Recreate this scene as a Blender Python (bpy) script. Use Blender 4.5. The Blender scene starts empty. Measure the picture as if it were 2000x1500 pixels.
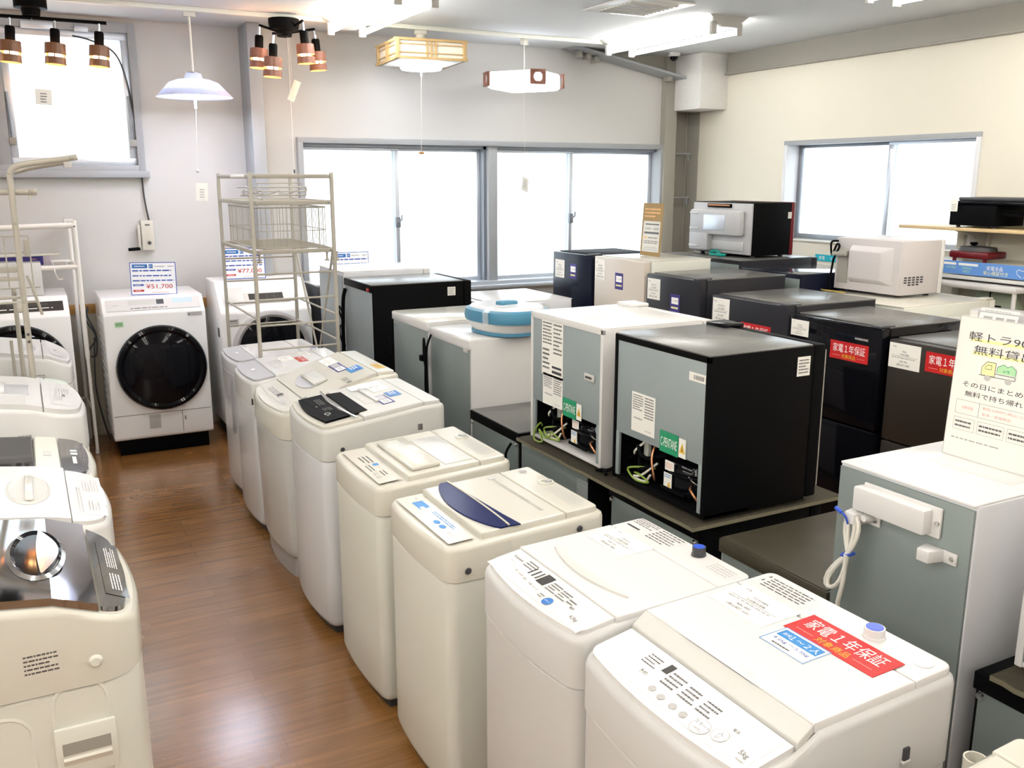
import bpy, bmesh, math, random
from mathutils import Vector as V, Matrix as Mx
PI = math.pi
R = math.radians
SC = bpy.context.scene
COL = SC.collection
rnd = random.Random(7)

# ------------------------------------------------------------------ camera, world, light, exposure
cd = bpy.data.cameras.new('camera')
cd.sensor_width = 36.0
cd.lens = 36.0 * 1786 / 2000
cd.clip_start = 0.02
cam = bpy.data.objects.new('camera', cd)
COL.objects.link(cam)
cam.location = (0, 0, 1.72)
cam.rotation_euler = (R(90) - math.atan(400 / 1786), 0, -R(27.9))
SC.camera = cam

SC.view_settings.view_transform = 'Standard'
SC.view_settings.look = 'None'
SC.view_settings.gamma = 1.0
SC.view_settings.use_curve_mapping = False
SC.view_settings.exposure = 0.42

WORLD_STRENGTH = 2.3
TUBE_STRENGTH = 25.0
w = bpy.data.worlds.new('overcast_sky')
SC.world = w
w.use_nodes = True
w.node_tree.nodes['Background'].inputs[0].default_value = (0.90, 0.96, 1.0, 1)
w.node_tree.nodes['Background'].inputs[1].default_value = WORLD_STRENGTH

# ------------------------------------------------------------------ materials
MATS = {}
def mat(name, col, rough=0.45, metal=0.0, emit=None, es=0.0, trans=0.0, alpha=1.0, coat=0.0, ior=1.45, noise=0.0, nscale=8.0, bump=0.0, bscale=200.0, ntwo=None):
    if name in MATS: return MATS[name]
    m = bpy.data.materials.new(name); m.use_nodes = True
    nt = m.node_tree; b = nt.nodes['Principled BSDF']
    def I(k, v): b.inputs[k].default_value = v
    I('Base Color', (*col, 1)); I('Roughness', rough); I('Metallic', metal); I('IOR', ior)
    if trans: I('Transmission Weight', trans)
    if alpha < 1: I('Alpha', alpha)
    if coat: I('Coat Weight', coat); I('Coat Roughness', 0.08)
    if emit: I('Emission Color', (*emit, 1)); I('Emission Strength', es)
    if noise or bump:
        tc = nt.nodes.new('ShaderNodeTexCoord')
    if noise:
        n = nt.nodes.new('ShaderNodeTexNoise'); n.inputs['Scale'].default_value = nscale; n.inputs['Detail'].default_value = 4
        nt.links.new(tc.outputs['Object'], n.inputs['Vector'])
        mx = nt.nodes.new('ShaderNodeMix'); mx.data_type = 'RGBA'
        c2 = ntwo or tuple(max(0, c * (1 - noise)) for c in col)
        mx.inputs[6].default_value = (*col, 1); mx.inputs[7].default_value = (*c2, 1)
        nt.links.new(n.outputs[0], mx.inputs[0]); nt.links.new(mx.outputs[2], b.inputs['Base Color'])
    if bump:
        n2 = nt.nodes.new('ShaderNodeTexNoise'); n2.inputs['Scale'].default_value = bscale
        nt.links.new(tc.outputs['Object'], n2.inputs['Vector'])
        bp = nt.nodes.new('ShaderNodeBump'); bp.inputs['Strength'].default_value = bump; bp.inputs['Distance'].default_value = 0.01
        nt.links.new(n2.outputs[0], bp.inputs['Height']); nt.links.new(bp.outputs[0], b.inputs['Normal'])
    MATS[name] = m
    return m

WALL = mat('wall_paint', (0.60, 0.592, 0.575), 0.7, noise=0.05, nscale=1.5, bump=0.05, bscale=90)
WALLR = mat('wall_paint_cream', (0.73, 0.69, 0.59), 0.7, noise=0.05, nscale=1.5, bump=0.05, bscale=90)
WAINS = mat('wainscot_panel', (0.50, 0.47, 0.38), 0.6, noise=0.1, nscale=3)
CEIL = mat('ceiling_board', (0.66, 0.675, 0.68), 0.85, noise=0.06, nscale=160, bump=0.25, bscale=260)
GREY = mat('painted_grey_steel', (0.33, 0.315, 0.275), 0.45, noise=0.06, nscale=4)
LGREY = mat('light_grey_steel', (0.36, 0.375, 0.39), 0.45, noise=0.05, nscale=4)
ALU = mat('aluminium', (0.62, 0.66, 0.72), 0.35, 0.6)
DALU = mat('dark_aluminium', (0.25, 0.27, 0.30), 0.4, 0.5)
WOODT = mat('wood_trim', (0.45, 0.24, 0.07), 0.4, noise=0.3, nscale=12)
WHITE = mat('white_plastic', (0.67, 0.655, 0.64), 0.25, coat=0.15)
FLW = mat('light_lifted_white_enamel', (0.92, 0.92, 0.92), 0.25, coat=0.3)  # white enamel made brighter to stand in for light on the far drum machines
WHITEM = mat('white_enamel', (0.56, 0.552, 0.54), 0.3, coat=0.2)
COOLW = mat('cool_white_enamel', (0.67, 0.675, 0.70), 0.25, coat=0.2)
CREAM = mat('cream_plastic', (0.60, 0.575, 0.50), 0.24, coat=0.35)
CREAMB = mat('cream_enamel', (0.68, 0.68, 0.61), 0.33, coat=0.15)
GWHITE = mat('grey_white_plastic', (0.56, 0.55, 0.52), 0.35)
GGREEN = mat('mint_white_plastic', (0.64, 0.71, 0.62), 0.35)
SILVP = mat('silver_grey_plastic', (0.50, 0.49, 0.50), 0.35, 0.2)
LIDGL = mat('clear_lid_plastic', (0.70, 0.68, 0.62), 0.12, coat=0.6)
BLACK = mat('black_plastic', (0.004, 0.004, 0.0045), 0.5, ior=1.12)
BLACKG = mat('black_gloss', (0.004, 0.004, 0.006), 0.05, ior=1.3)
DGREY = mat('dark_grey_plastic', (0.05, 0.05, 0.055), 0.45)
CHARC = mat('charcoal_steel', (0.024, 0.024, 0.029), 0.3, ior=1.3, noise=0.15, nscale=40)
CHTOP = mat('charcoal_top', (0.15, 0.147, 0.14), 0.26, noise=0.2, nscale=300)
BRONZE = mat('bronze_dark_steel', (0.04, 0.033, 0.026), 0.3, 0.3, noise=0.2, nscale=5)
BKBACK = mat('galvanised_back', (0.30, 0.345, 0.335), 0.38, 0.55, noise=0.12, nscale=5)
BKBACKL = mat('pale_galvanised_back', (0.33, 0.375, 0.38), 0.5, 0.25, noise=0.1, nscale=6)
BROWNT = mat('worn_brown_top', (0.06, 0.052, 0.034), 0.45, noise=0.35, nscale=14)
MAT_ = mat('ribbed_brown_mat', (0.06, 0.05, 0.03), 0.9, noise=0.4, nscale=90, bump=0.5, bscale=220)
MATE = mat('mat_edge', (0.20, 0.18, 0.115), 0.9, noise=0.3, nscale=60)
CHROME = mat('dark_chrome', (0.42, 0.42, 0.43), 0.05, 1.0)
CHROMEB = mat('bright_chrome', (0.80, 0.80, 0.80), 0.12, 1.0)
SMOKE = mat('smoked_panel', (0.22, 0.21, 0.21), 0.08, 0.6, noise=0.5, nscale=9)
NAVY = mat('navy_gloss', (0.012, 0.018, 0.085), 0.2, ior=1.15)
NAVYK = mat('navy_black_steel', (0.006, 0.008, 0.020), 0.2, ior=1.28)
BEIGE = mat('beige_rack_paint', (0.40, 0.37, 0.31), 0.4)
WRACK = mat('white_rack_paint', (0.84, 0.81, 0.76), 0.4)
PAPER = mat('paper_white', (0.84, 0.82, 0.76), 0.55)
PAPERB = mat('paper_bluewhite', (0.88, 0.89, 0.92), 0.5)
RED = mat('print_red', (0.52, 0.014, 0.016), 0.4)
BLUE = mat('print_blue', (0.02, 0.15, 0.45), 0.4)
LBLUE = mat('print_light_blue', (0.03, 0.22, 0.55), 0.4)
DBLUE = mat('print_deep_blue', (0.02, 0.08, 0.42), 0.4)
PURP = mat('print_indigo', (0.035, 0.025, 0.19), 0.4)
YEL = mat('print_yellow', (0.75, 0.45, 0.03), 0.4)
PYEL = mat('print_pale_yellow', (0.95, 0.88, 0.40), 0.5)
INK = mat('print_ink', (0.05, 0.05, 0.055), 0.5)
GINK = mat('print_grey_ink', (0.13, 0.125, 0.125), 0.5)
LINK = mat('print_pale_ink', (0.40, 0.39, 0.38), 0.5)
PINK = mat('print_pale_red', (0.85, 0.45, 0.40), 0.5)
GREEN = mat('print_green', (0.012, 0.28, 0.13), 0.4)
PGREEN = mat('print_pale_green', (0.45, 0.75, 0.42), 0.4)
TEAL = mat('teal_plastic', (0.0, 0.33, 0.27), 0.4)
WOOD = mat('pale_wood', (0.62, 0.43, 0.20), 0.5, noise=0.25, nscale=25)
SHELFW = mat('shelf_wood', (0.70, 0.52, 0.28), 0.45, noise=0.15, nscale=12)
DWOOD = mat('walnut_wood', (0.25, 0.11, 0.05), 0.4, noise=0.4, nscale=30)
RWOOD = mat('reddish_wood', (0.27, 0.11, 0.07), 0.4, noise=0.3, nscale=30)
BRASSW = mat('bulb_glow_and_sign_tan', (0.75, 0.42, 0.16), 0.4)  # orange bulb glow painted inside the spot shades; also sign print
TUBBL = mat('blue_tub_plastic', (0.07, 0.235, 0.36), 0.35)
HOTRED = mat('dark_red_enamel', (0.13, 0.008, 0.012), 0.25)
CARD = mat('kraft_card', (0.36, 0.235, 0.09), 0.6, noise=0.2, nscale=10)
COPPER = mat('copper', (0.60, 0.28, 0.14), 0.35, 0.8)
YGRN = mat('earth_wire', (0.24, 0.36, 0.05), 0.4)
CORDW = mat('white_cord', (0.74, 0.71, 0.64), 0.5)
BLUEC = mat('blue_cap', (0.03, 0.09, 0.55), 0.3)
ACRYL = mat('clear_acrylic', (0.93, 0.93, 0.91), 0.08, alpha=0.22, ior=1.3)
TUBE = mat('lit_fluorescent_tube', (1, 1, 1), 0.4, emit=(1.0, 0.968, 0.905), es=TUBE_STRENGTH)
LEDC = mat('lit_cool_lamp', (1, 1, 1), 0.4, emit=(0.80, 0.87, 1.0), es=14.0)
LEDP = mat('lit_pendant_ring', (1, 1, 1), 0.4, emit=(0.78, 0.84, 1.0), es=38.0)
LEDS = mat('lit_cool_shade', (0.9, 0.9, 0.95), 0.4, emit=(0.86, 0.90, 1.0), es=1.5)
LEDR = mat('lit_round_diffuser', (1, 1, 1), 0.4, emit=(0.86, 0.91, 1.0), es=30.0)
BULB = mat('lit_warm_bulb', (1, 1, 1), 0.4, emit=(1.0, 0.62, 0.28), es=30.0)
PAPERL = mat('shoji_paper', (0.86, 0.83, 0.74), 0.7)
LCD = mat('grey_lcd', (0.05, 0.048, 0.045), 0.3, ior=1.2)
LCDB = mat('pale_blue_lcd', (0.52, 0.66, 0.80), 0.15)
METSH = mat('silver_shade', (0.62, 0.63, 0.70), 0.28, 0.35)
METSH.node_tree.nodes['Principled BSDF'].inputs['Transmission Weight'].default_value = 0.0
_nt = METSH.node_tree; _tl = _nt.nodes.new('ShaderNodeBsdfTranslucent'); _tl.inputs[0].default_value = (0.80, 0.84, 1.0, 1); _mx = _nt.nodes.new('ShaderNodeMixShader'); _mx.inputs[0].default_value = 0.30
_nt.links.new(_nt.nodes['Principled BSDF'].outputs[0], _mx.inputs[1]); _nt.links.new(_tl.outputs[0], _mx.inputs[2]); _nt.links.new(_mx.outputs[0], _nt.nodes['Material Output'].inputs[0])

def glass_mat():
    m = bpy.data.materials.new('frosted_window_glass'); m.use_nodes = True
    nt = m.node_tree; nt.nodes.clear()
    o = nt.nodes.new('ShaderNodeOutputMaterial')
    tr = nt.nodes.new('ShaderNodeBsdfTransparent'); tr.inputs[0].default_value = (0.97, 0.99, 1, 1)
    tl = nt.nodes.new('ShaderNodeBsdfTranslucent'); tl.inputs[0].default_value = (0.9, 0.95, 0.97, 1)
    gl = nt.nodes.new('ShaderNodeBsdfGlossy'); gl.inputs['Roughness'].default_value = 0.2
    m1 = nt.nodes.new('ShaderNodeMixShader'); m1.inputs[0].default_value = 0.25
    m2 = nt.nodes.new('ShaderNodeMixShader'); m2.inputs[0].default_value = 0.04
    nt.links.new(tr.outputs[0], m1.inputs[1]); nt.links.new(tl.outputs[0], m1.inputs[2])
    nt.links.new(m1.outputs[0], m2.inputs[1]); nt.links.new(gl.outputs[0], m2.inputs[2])
    nt.links.new(m2.outputs[0], o.inputs[0])
    return m
GLASS = glass_mat()

def floor_mat():
    m = bpy.data.materials.new('brown_vinyl_plank'); m.use_nodes = True
    nt = m.node_tree; b = nt.nodes['Principled BSDF']; L = nt.links.new
    tc = nt.nodes.new('ShaderNodeTexCoord')
    mp = nt.nodes.new('ShaderNodeMapping')
    L(tc.outputs['Object'], mp.inputs[0])
    br = nt.nodes.new('ShaderNodeTexBrick')
    br.inputs['Scale'].default_value = 1.0; br.inputs['Brick Width'].default_value = 0.9; br.inputs['Row Height'].default_value = 0.075
    br.inputs['Mortar Size'].default_value = 0.0012; br.inputs['Bias'].default_value = -0.1; br.offset = 0.37
    br.inputs['Color1'].default_value = (0.31, 0.146, 0.044, 1); br.inputs['Color2'].default_value = (0.245, 0.108, 0.029, 1); br.inputs['Mortar'].default_value = (0.20, 0.085, 0.022, 1)
    L(mp.outputs[0], br.inputs['Vector'])
    n = nt.nodes.new('ShaderNodeTexNoise'); n.inputs['Scale'].default_value = 3.0; n.inputs['Detail'].default_value = 6
    mp2 = nt.nodes.new('ShaderNodeMapping'); mp2.inputs['Scale'].default_value = (1.2, 14, 1)
    L(tc.outputs['Object'], mp2.inputs[0]); L(mp2.outputs[0], n.inputs['Vector'])
    mx = nt.nodes.new('ShaderNodeMix'); mx.data_type = 'RGBA'; mx.blend_type = 'MULTIPLY'; mx.inputs[0].default_value = 0.55
    cr = nt.nodes.new('ShaderNodeValToRGB'); cr.color_ramp.elements[0].position = 0.3; cr.color_ramp.elements[0].color = (0.55, 0.5, 0.45, 1); cr.color_ramp.elements[1].position = 0.7; cr.color_ramp.elements[1].color = (1.15, 1.1, 1.05, 1)
    L(n.outputs[0], cr.inputs[0]); L(br.outputs['Color'], mx.inputs[6]); L(cr.outputs[0], mx.inputs[7]); L(mx.outputs[2], b.inputs['Base Color'])
    n3 = nt.nodes.new('ShaderNodeTexNoise'); n3.inputs['Scale'].default_value = 2.2; n3.inputs['Detail'].default_value = 5
    L(tc.outputs['Object'], n3.inputs['Vector'])
    mr = nt.nodes.new('ShaderNodeMapRange'); mr.inputs[1].default_value = 0.3; mr.inputs[2].default_value = 0.7; mr.inputs[3].default_value = 0.16; mr.inputs[4].default_value = 0.30
    L(n3.outputs[0], mr.inputs[0]); L(mr.outputs[0], b.inputs['Roughness'])
    bp = nt.nodes.new('ShaderNodeBump'); bp.inputs['Strength'].default_value = 0.07; bp.inputs['Distance'].default_value = 0.004
    L(n.outputs[0], bp.inputs['Height']); L(bp.outputs[0], b.inputs['Normal'])
    b.inputs['Coat Weight'].default_value = 0.7; b.inputs['Coat Roughness'].default_value = 0.2
    return m
FLOORM = floor_mat()

# ------------------------------------------------------------------ mesh builder
_TXT = {}
def text_data(s):
    if s in _TXT: return _TXT[s]
    c = bpy.data.curves.new('tmp_text', 'FONT'); c.body = s; c.size = 1; c.align_x = 'CENTER'; c.align_y = 'CENTER'; c.resolution_u = 2
    o = bpy.data.objects.new('tmp_text', c); COL.objects.link(o)
    dg = bpy.context.evaluated_depsgraph_get(); dg.update()
    m = bpy.data.meshes.new_from_object(o.evaluated_get(dg))
    vs = [v.co.copy() for v in m.vertices]; fs = [tuple(p.vertices) for p in m.polygons]
    bpy.data.objects.remove(o); bpy.data.curves.remove(c); bpy.data.meshes.remove(m)
    if vs:
        x0 = min(v.x for v in vs); x1 = max(v.x for v in vs); y0 = min(v.y for v in vs); y1 = max(v.y for v in vs)
        vs = [V((v.x - (x0 + x1) / 2, v.y - (y0 + y1) / 2, 0)) for v in vs]
        _TXT[s] = (vs, fs, x1 - x0, y1 - y0)
    else: _TXT[s] = ([], [], 1, 1)
    return _TXT[s]

class M:
    def __init__(s): s.v = []; s.f = []; s.fm = []; s.fs = []; s.mats = []
    def mi(s, m):
        if m not in s.mats: s.mats.append(m)
        return s.mats.index(m)
    def add(s, vs, fs, m, smooth=False, T=None):
        o = len(s.v); k = s.mi(m)
        for v in vs:
            v = V(v); s.v.append(T @ v if T else v)
        for f in fs: s.f.append(tuple(i + o for i in f)); s.fm.append(k); s.fs.append(smooth)
        return s
    def box(s, a, b, m, bev=0.0, T=None, seg=2):
        x0, x1 = sorted((a[0], b[0])); y0, y1 = sorted((a[1], b[1])); z0, z1 = sorted((a[2], b[2]))
        vs = [(x0, y0, z0), (x1, y0, z0), (x1, y1, z0), (x0, y1, z0), (x0, y0, z1), (x1, y0, z1), (x1, y1, z1), (x0, y1, z1)]
        fs = [(0, 3, 2, 1), (4, 5, 6, 7), (0, 1, 5, 4), (1, 2, 6, 5), (2, 3, 7, 6), (3, 0, 4, 7)]
        if bev <= 0: return s.add(vs, fs, m, False, T)
        bev = min(bev, (x1 - x0) * .45, (y1 - y0) * .45, (z1 - z0) * .45)
        return s.bevmesh(vs, fs, m, bev, T, seg)
    def bevmesh(s, vs, fs, m, bev, T=None, seg=2):
        bm = bmesh.new()
        bv = [bm.verts.new(v) for v in vs]
        for f in fs: bm.faces.new([bv[i] for i in f])
        bmesh.ops.bevel(bm, geom=list(bm.edges), offset=bev, segments=seg, profile=0.5, affect='EDGES', clamp_overlap=True)
        bm.verts.index_update()
        s.add([v.co.copy() for v in bm.verts], [tuple(v.index for v in f.verts) for f in bm.faces], m, False, T)
        bm.free(); return s
    def prism(s, poly, axis, a, b, m, bev=0.0, T=None, smooth=False):
        # poly: 2-D points; axis 0/1/2 is the extrusion axis from a to b
        def P(p, t):
            l = [p[0], p[1]]; l.insert(axis, t); return tuple(l)
        n = len(poly)
        vs = [P(p, a) for p in poly] + [P(p, b) for p in poly]
        fs = [tuple(range(n - 1, -1, -1)), tuple(range(n, 2 * n))] + [(i, (i + 1) % n, n + (i + 1) % n, n + i) for i in range(n)]
        if bev > 0: return s.bevmesh(vs, fs, m, bev, T)
        return s.add(vs, fs, m, smooth, T)
    def loft(s, rings, m, cap0=True, cap1=True, T=None, smooth=True):
        n = len(rings[0]); vs = [p for r in rings for p in r]; fs = []
        for k in range(len(rings) - 1):
            for i in range(n):
                j = (i + 1) % n
                fs.append((k * n + i, k * n + j, (k + 1) * n + j, (k + 1) * n + i))
        s.add(vs, fs, m, smooth, T)
        if cap0: s.add(rings[0], [tuple(range(n - 1, -1, -1))], m, False, T)
        if cap1: s.add(rings[-1], [tuple(range(n))], m, False, T)
        return s
    def lathe(s, prof, m, c=(0, 0, 0), axis='Z', n=32, T=None, smooth=True, sx=1.0, sy=1.0):
        rings = []
        for r, z in prof:
            ring = []
            for i in range(n):
                t = 2 * PI * i / n; x = r * math.cos(t) * sx; y = r * math.sin(t) * sy
                p = (x, y, z) if axis == 'Z' else ((-z, y, x) if axis == '-X' else (x, -z, y))
                ring.append((p[0] + c[0], p[1] + c[1], p[2] + c[2]))
            rings.append(ring)
        return s.loft(rings, m, prof[0][0] > 1e-5, prof[-1][0] > 1e-5, T, smooth)
    def tube(s, pts, r, m, n=8, T=None, closed=False):
        pts = [V(p) for p in pts]; rings = []; N = len(pts)
        up = None
        for i, p in enumerate(pts):
            if closed: d = pts[(i + 1) % N] - pts[i - 1]
            else: d = (pts[min(i + 1, N - 1)] - pts[max(i - 1, 0)])
            d.normalize()
            if up is None:
                up = d.orthogonal().normalized()
            else:
                up = (up - d * up.dot(d))
                up = up.normalized() if up.length > 1e-6 else d.orthogonal().normalized()
            sd = d.cross(up)
            rings.append([p + (up * math.cos(2 * PI * k / n) + sd * math.sin(2 * PI * k / n)) * r for k in range(n)])
        if closed: rings.append(rings[0])
        return s.loft(rings, m, not closed, not closed, T, True)
    def rod(s, a, b, r, m, n=8): return s.tube([a, b], r, m, n)
    def text(s, txt, F, size, m, x=0, y=0, h=0.0, squeeze=1.0):
        vs, fs, tw, th = text_data(txt)
        s.add([(x + v.x * size * squeeze, y + v.y * size, h) for v in vs], fs, m, False, F); return s
    def build(s, name, parent=None, label=None, smooth_angle=38):
        me = bpy.data.meshes.new(name)
        me.from_pydata([tuple(v) for v in s.v], [], s.f)
        for m in s.mats: me.materials.append(m)
        me.polygons.foreach_set('material_index', s.fm)
        me.polygons.foreach_set('use_smooth', s.fs)
        me.update()
        bm = bmesh.new(); bm.from_mesh(me); bmesh.ops.recalc_face_normals(bm, faces=[f for f in bm.faces if True]); bm.to_mesh(me); bm.free()
        me.set_sharp_from_angle(angle=R(smooth_angle))
        o = bpy.data.objects.new(name, me); COL.objects.link(o)
        if parent: o.parent = parent
        if label: o['label'] = label
        return o

def tag(o, label, cat, group=None):
    o['label'] = label; o['category'] = cat
    if group: o['group'] = group
    return o
def thing(name, label, cat, loc=(0, 0, 0), rz=0.0, group=None):
    o = bpy.data.objects.new(name, None); COL.objects.link(o); o.empty_display_size = 0.1
    o.location = loc; o.rotation_euler = (0, 0, rz)
    return tag(o, label, cat, group)
def struct(o): o['kind'] = 'structure'; return o
def copy_tree(o, parent=None):
    c = o.copy(); COL.objects.link(c)
    if parent: c.parent = parent
    for ch in list(o.children): copy_tree(ch, c)
    return c

def frame(o, right, up):
    r = V(right).normalized(); u = V(up); u = (u - r * u.dot(r)).normalized(); n = r.cross(u)
    m = Mx((r, u, n)).transposed().to_4x4(); m.translation = V(o); return m

def decal(name, F, w, h, base, items, parent=None, th=0.0012, label=None, bev=0.0):
    m = M()
    if base: m.box((-w / 2, -h / 2, 0), (w / 2, h / 2, th), base, bev, F)
    else: th = 0
    lv = th + 0.0004
    for it in items:
        k = it[0]; lv += 0.00004
        if k == 'r':
            _, x0, y0, x1, y1, mm = it
            m.add([(x0 * w, y0 * h, lv), (x1 * w, y0 * h, lv), (x1 * w, y1 * h, lv), (x0 * w, y1 * h, lv)], [(0, 1, 2, 3)], mm, False, F)
        elif k == 't':
            _, s, x, y, sz, mm = it[:6]
            vs, fs, tw, thh = text_data(s)
            size = sz * h
            mw = it[6] * w if len(it) > 6 else None
            sq = mw / (tw * size) if mw else 1.0
            m.text(s, F, size, mm, x * w, y * h, lv, sq)
        elif k == 'o':
            _, x, y, rx, ry, mm = it
            m.add([(x * w + rx * w * math.cos(2 * PI * i / 24), y * h + ry * h * math.sin(2 * PI * i / 24), lv) for i in range(24)], [tuple(range(24))], mm, False, F)
        elif k == 'f':
            _, x0, y0, x1, y1, t, mm = it
            tx = t / w; ty = t / h
            for (a, b, c, d) in ((x0, y0, x1, y0 + ty), (x0, y1 - ty, x1, y1), (x0, y0, x0 + tx, y1), (x1 - tx, y0, x1, y1)):
                m.add([(a * w, b * h, lv), (c * w, b * h, lv), (c * w, d * h, lv), (a * w, d * h, lv)], [(0, 1, 2, 3)], mm, False, F)
        elif k == 'p':
            _, x0, y0, x1, y1, n, mm = it
            for i in range(n):
                yc = y1 - (y1 - y0) * (i + .5) / n; hh = (y1 - y0) / n * .42
                x = x0
                xe = x1 - (x1 - x0) * (rnd.random() * .35 if i % 3 == 2 else rnd.random() * .08)
                while x < xe - .01:
                    l = min((x1 - x0) * (.05 + rnd.random() * .13), xe - x)
                    m.add([(x * w, (yc - hh / 2) * h, lv), ((x + l) * w, (yc - hh / 2) * h, lv), ((x + l) * w, (yc + hh / 2) * h, lv), (x * w, (yc + hh / 2) * h, lv)], [(0, 1, 2, 3)], mm, False, F)
                    x += l + (x1 - x0) * .025
        elif k == 'g':
            _, pts, mm = it
            m.add([(a * w, b * h, lv) for a, b in pts], [tuple(range(len(pts)))], mm, False, F)
        elif k == 'l':
            _, pts, t, mm = it
            P = [V((a * w, b * h, lv)) for a, b in pts]
            for a, b in zip(P, P[1:]):
                d = (b - a).normalized(); nn = V((-d.y, d.x, 0)) * t / 2
                m.add([a - nn, b - nn, b + nn, a + nn], [(0, 1, 2, 3)], mm, False, F)
    return m.build(name, parent, label)

def arc(c, r, a0, a1, n=8): return [(c[0] + r * math.cos(a0 + (a1 - a0) * i / n), c[1] + r * math.sin(a0 + (a1 - a0) * i / n)) for i in range(n + 1)]
def rrect(x0, y0, x1, y1, r, n=5):
    p = []
    for (cx, cy, a) in ((x1 - r, y0 + r, -PI / 2), (x1 - r, y1 - r, 0), (x0 + r, y1 - r, PI / 2), (x0 + r, y0 + r, PI)): p += arc((cx, cy), r, a, a + PI / 2, n)
    return p
def smooth_path(pts, n=6):
    pts = [V(p) for p in pts]; out = []
    for i in range(len(pts) - 1):
        p0 = pts[max(i - 1, 0)]; p1 = pts[i]; p2 = pts[i + 1]; p3 = pts[min(i + 2, len(pts) - 1)]
        for k in range(n):
            t = k / n
            out.append(0.5 * ((2 * p1) + (p2 - p0) * t + (2 * p0 - 5 * p1 + 4 * p2 - p3) * t * t + (3 * p1 - p0 - 3 * p2 + p3) * t ** 3))
    out.append(pts[-1]); return out
# ------------------------------------------------------------------ room shell
CZ = 2.73
XL, XR, YB, YF = -2.7, 5.33, 6.72, -3.6
o = M().box((XL - .1, YF - .1, -.08), (XR + .3, YB + .3, 0), FLOORM).build('floor'); struct(o)
o = M().box((XL - .1, YF - .1, CZ), (XR + .3, YB + .3, CZ + .08), CEIL).build('ceiling'); struct(o)
o = M().box((XL - .12, YF - .1, 0), (XL, YB + .2, CZ), WALL).build('wall_left'); struct(o)
o = M().box((XL, YF - .12, 0), (XR + .1, YF, CZ), WALL).build('wall_front'); struct(o)
# far wall: left bay (with a high window) and right bay (with the long window)
m = M()
wx0, wx1, wz0, wz1 = -1.5, 0.775, 1.76, 2.70
m.box((XL, YB, 0), (1.56, YB + .14, wz0), WALL); m.box((XL, YB, wz1), (1.56, YB + .14, CZ), WALL)
m.box((XL, YB, wz0), (wx0, YB + .14, wz1), WALL); m.box((wx1, YB, wz0), (1.56, YB + .14, wz1), WALL)
yb = 6.62
bx0, bx1, bz0, bz1 = 1.81, 4.95, 0.92, 1.975
m.box((1.50, yb, 0), (5.0, yb + .16, bz0), WALL); m.box((1.50, yb, bz1), (5.0, yb + .16, CZ), WALL)
m.box((1.50, yb, bz0), (bx0, yb + .16, bz1), WALL); m.box((bx1, yb, bz0), (5.0, yb + .16, bz1), WALL)
struct(m.build('wall_back'))
m = M()
m.box((XL, YB - .012, 0), (1.45, YB, .84), WAINS); struct(m.build('trim_1'))
struct(M().box((XL, YB - .022, .84), (1.45, YB, .905), WOODT, .003).build('trim_2'))
struct(M().box((XL, YB - .026, 0), (1.45, YB - .012, .07), WAINS, .002).build('baseboard_back'))
# grey pilaster between the bays
struct(M().box((1.44, 6.45, 0), (1.525, YB, CZ), LGREY, .004).build('trim_3'))
# corner column, its recess and the haunch above it
m = M()
m.box((4.95, 6.55, 0), (5.07, 6.78, CZ), GREY, .003)
m.box((5.07, 6.74, 0), (5.36, 6.80, CZ), GREY)
m.box((5.07, 6.70, 0), (5.08, 6.75, CZ), GREY)
struct(m.build('trim_4'))
m = M()
m.prism([(3.95, CZ), (5.0, CZ), (5.0, 2.56)], 1, 6.585, 6.62, GREY)
F = [(3.90, 2.735), (3.98, 2.735), (5.05, 2.555), (5.05, 2.535)]
m.prism(F, 1, 6.40, 6.60, LGREY)
for x, z in ((4.04, 2.69), (4.12, 2.68), (4.20, 2.66), (4.93, 2.55)):
    m.box((x - .02, 6.47, z - .03), (x + .02, 6.55, z + .02), GREY, .004)
struct(m.build('trim_5'))
# right wall with its window and the steel beam along its top
ry0, ry1, rz0, rz1 = 3.855, 5.485, 1.262, 1.98
m = M()
m.box((XR, YF, 0), (XR + .16, 6.9, rz0), WALLR); m.box((XR, YF, rz1), (XR + .16, 6.9, CZ), WALLR)
m.box((XR, YF, rz0), (XR + .16, ry0, rz1), WALLR); m.box((XR, ry1, rz0), (XR + .16, 6.9, rz1), WALLR)
m.box((XR - .01, 6.56, 0), (XR, 6.72, 2.3), GREY)
struct(m.build('wall_right'))
m = M(); m.box((XR - .03, YF, 2.575), (XR, 6.2, CZ), GREY); m.box((XR - .045, YF, 2.563), (XR, 6.22, 2.577), GREY, .002)
struct(m.build('trim_6'))
TEXB = mat('textured_white_wallpaper', (0.80, 0.79, 0.77), 0.7, noise=0.12, nscale=60, bump=0.5, bscale=120)
struct(M().box((5.04, 6.215, 2.29), (XR + .02, 6.62, CZ), TEXB, .004).build('trim_7'))
m = M()
for z in (1.94, 1.56): m.rod((5.07, 6.66, z), (5.32, 6.66, z), .007, LGREY); m.box((5.285, 6.645, z - .06), (5.295, 6.665, z + .01), LGREY)
struct(m.build('trim_8'))

# windows ----------------------------------------------------------------
def pane(name, a, b, parent):
    return M().box(a, b, GLASS).build(name, parent)
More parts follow.
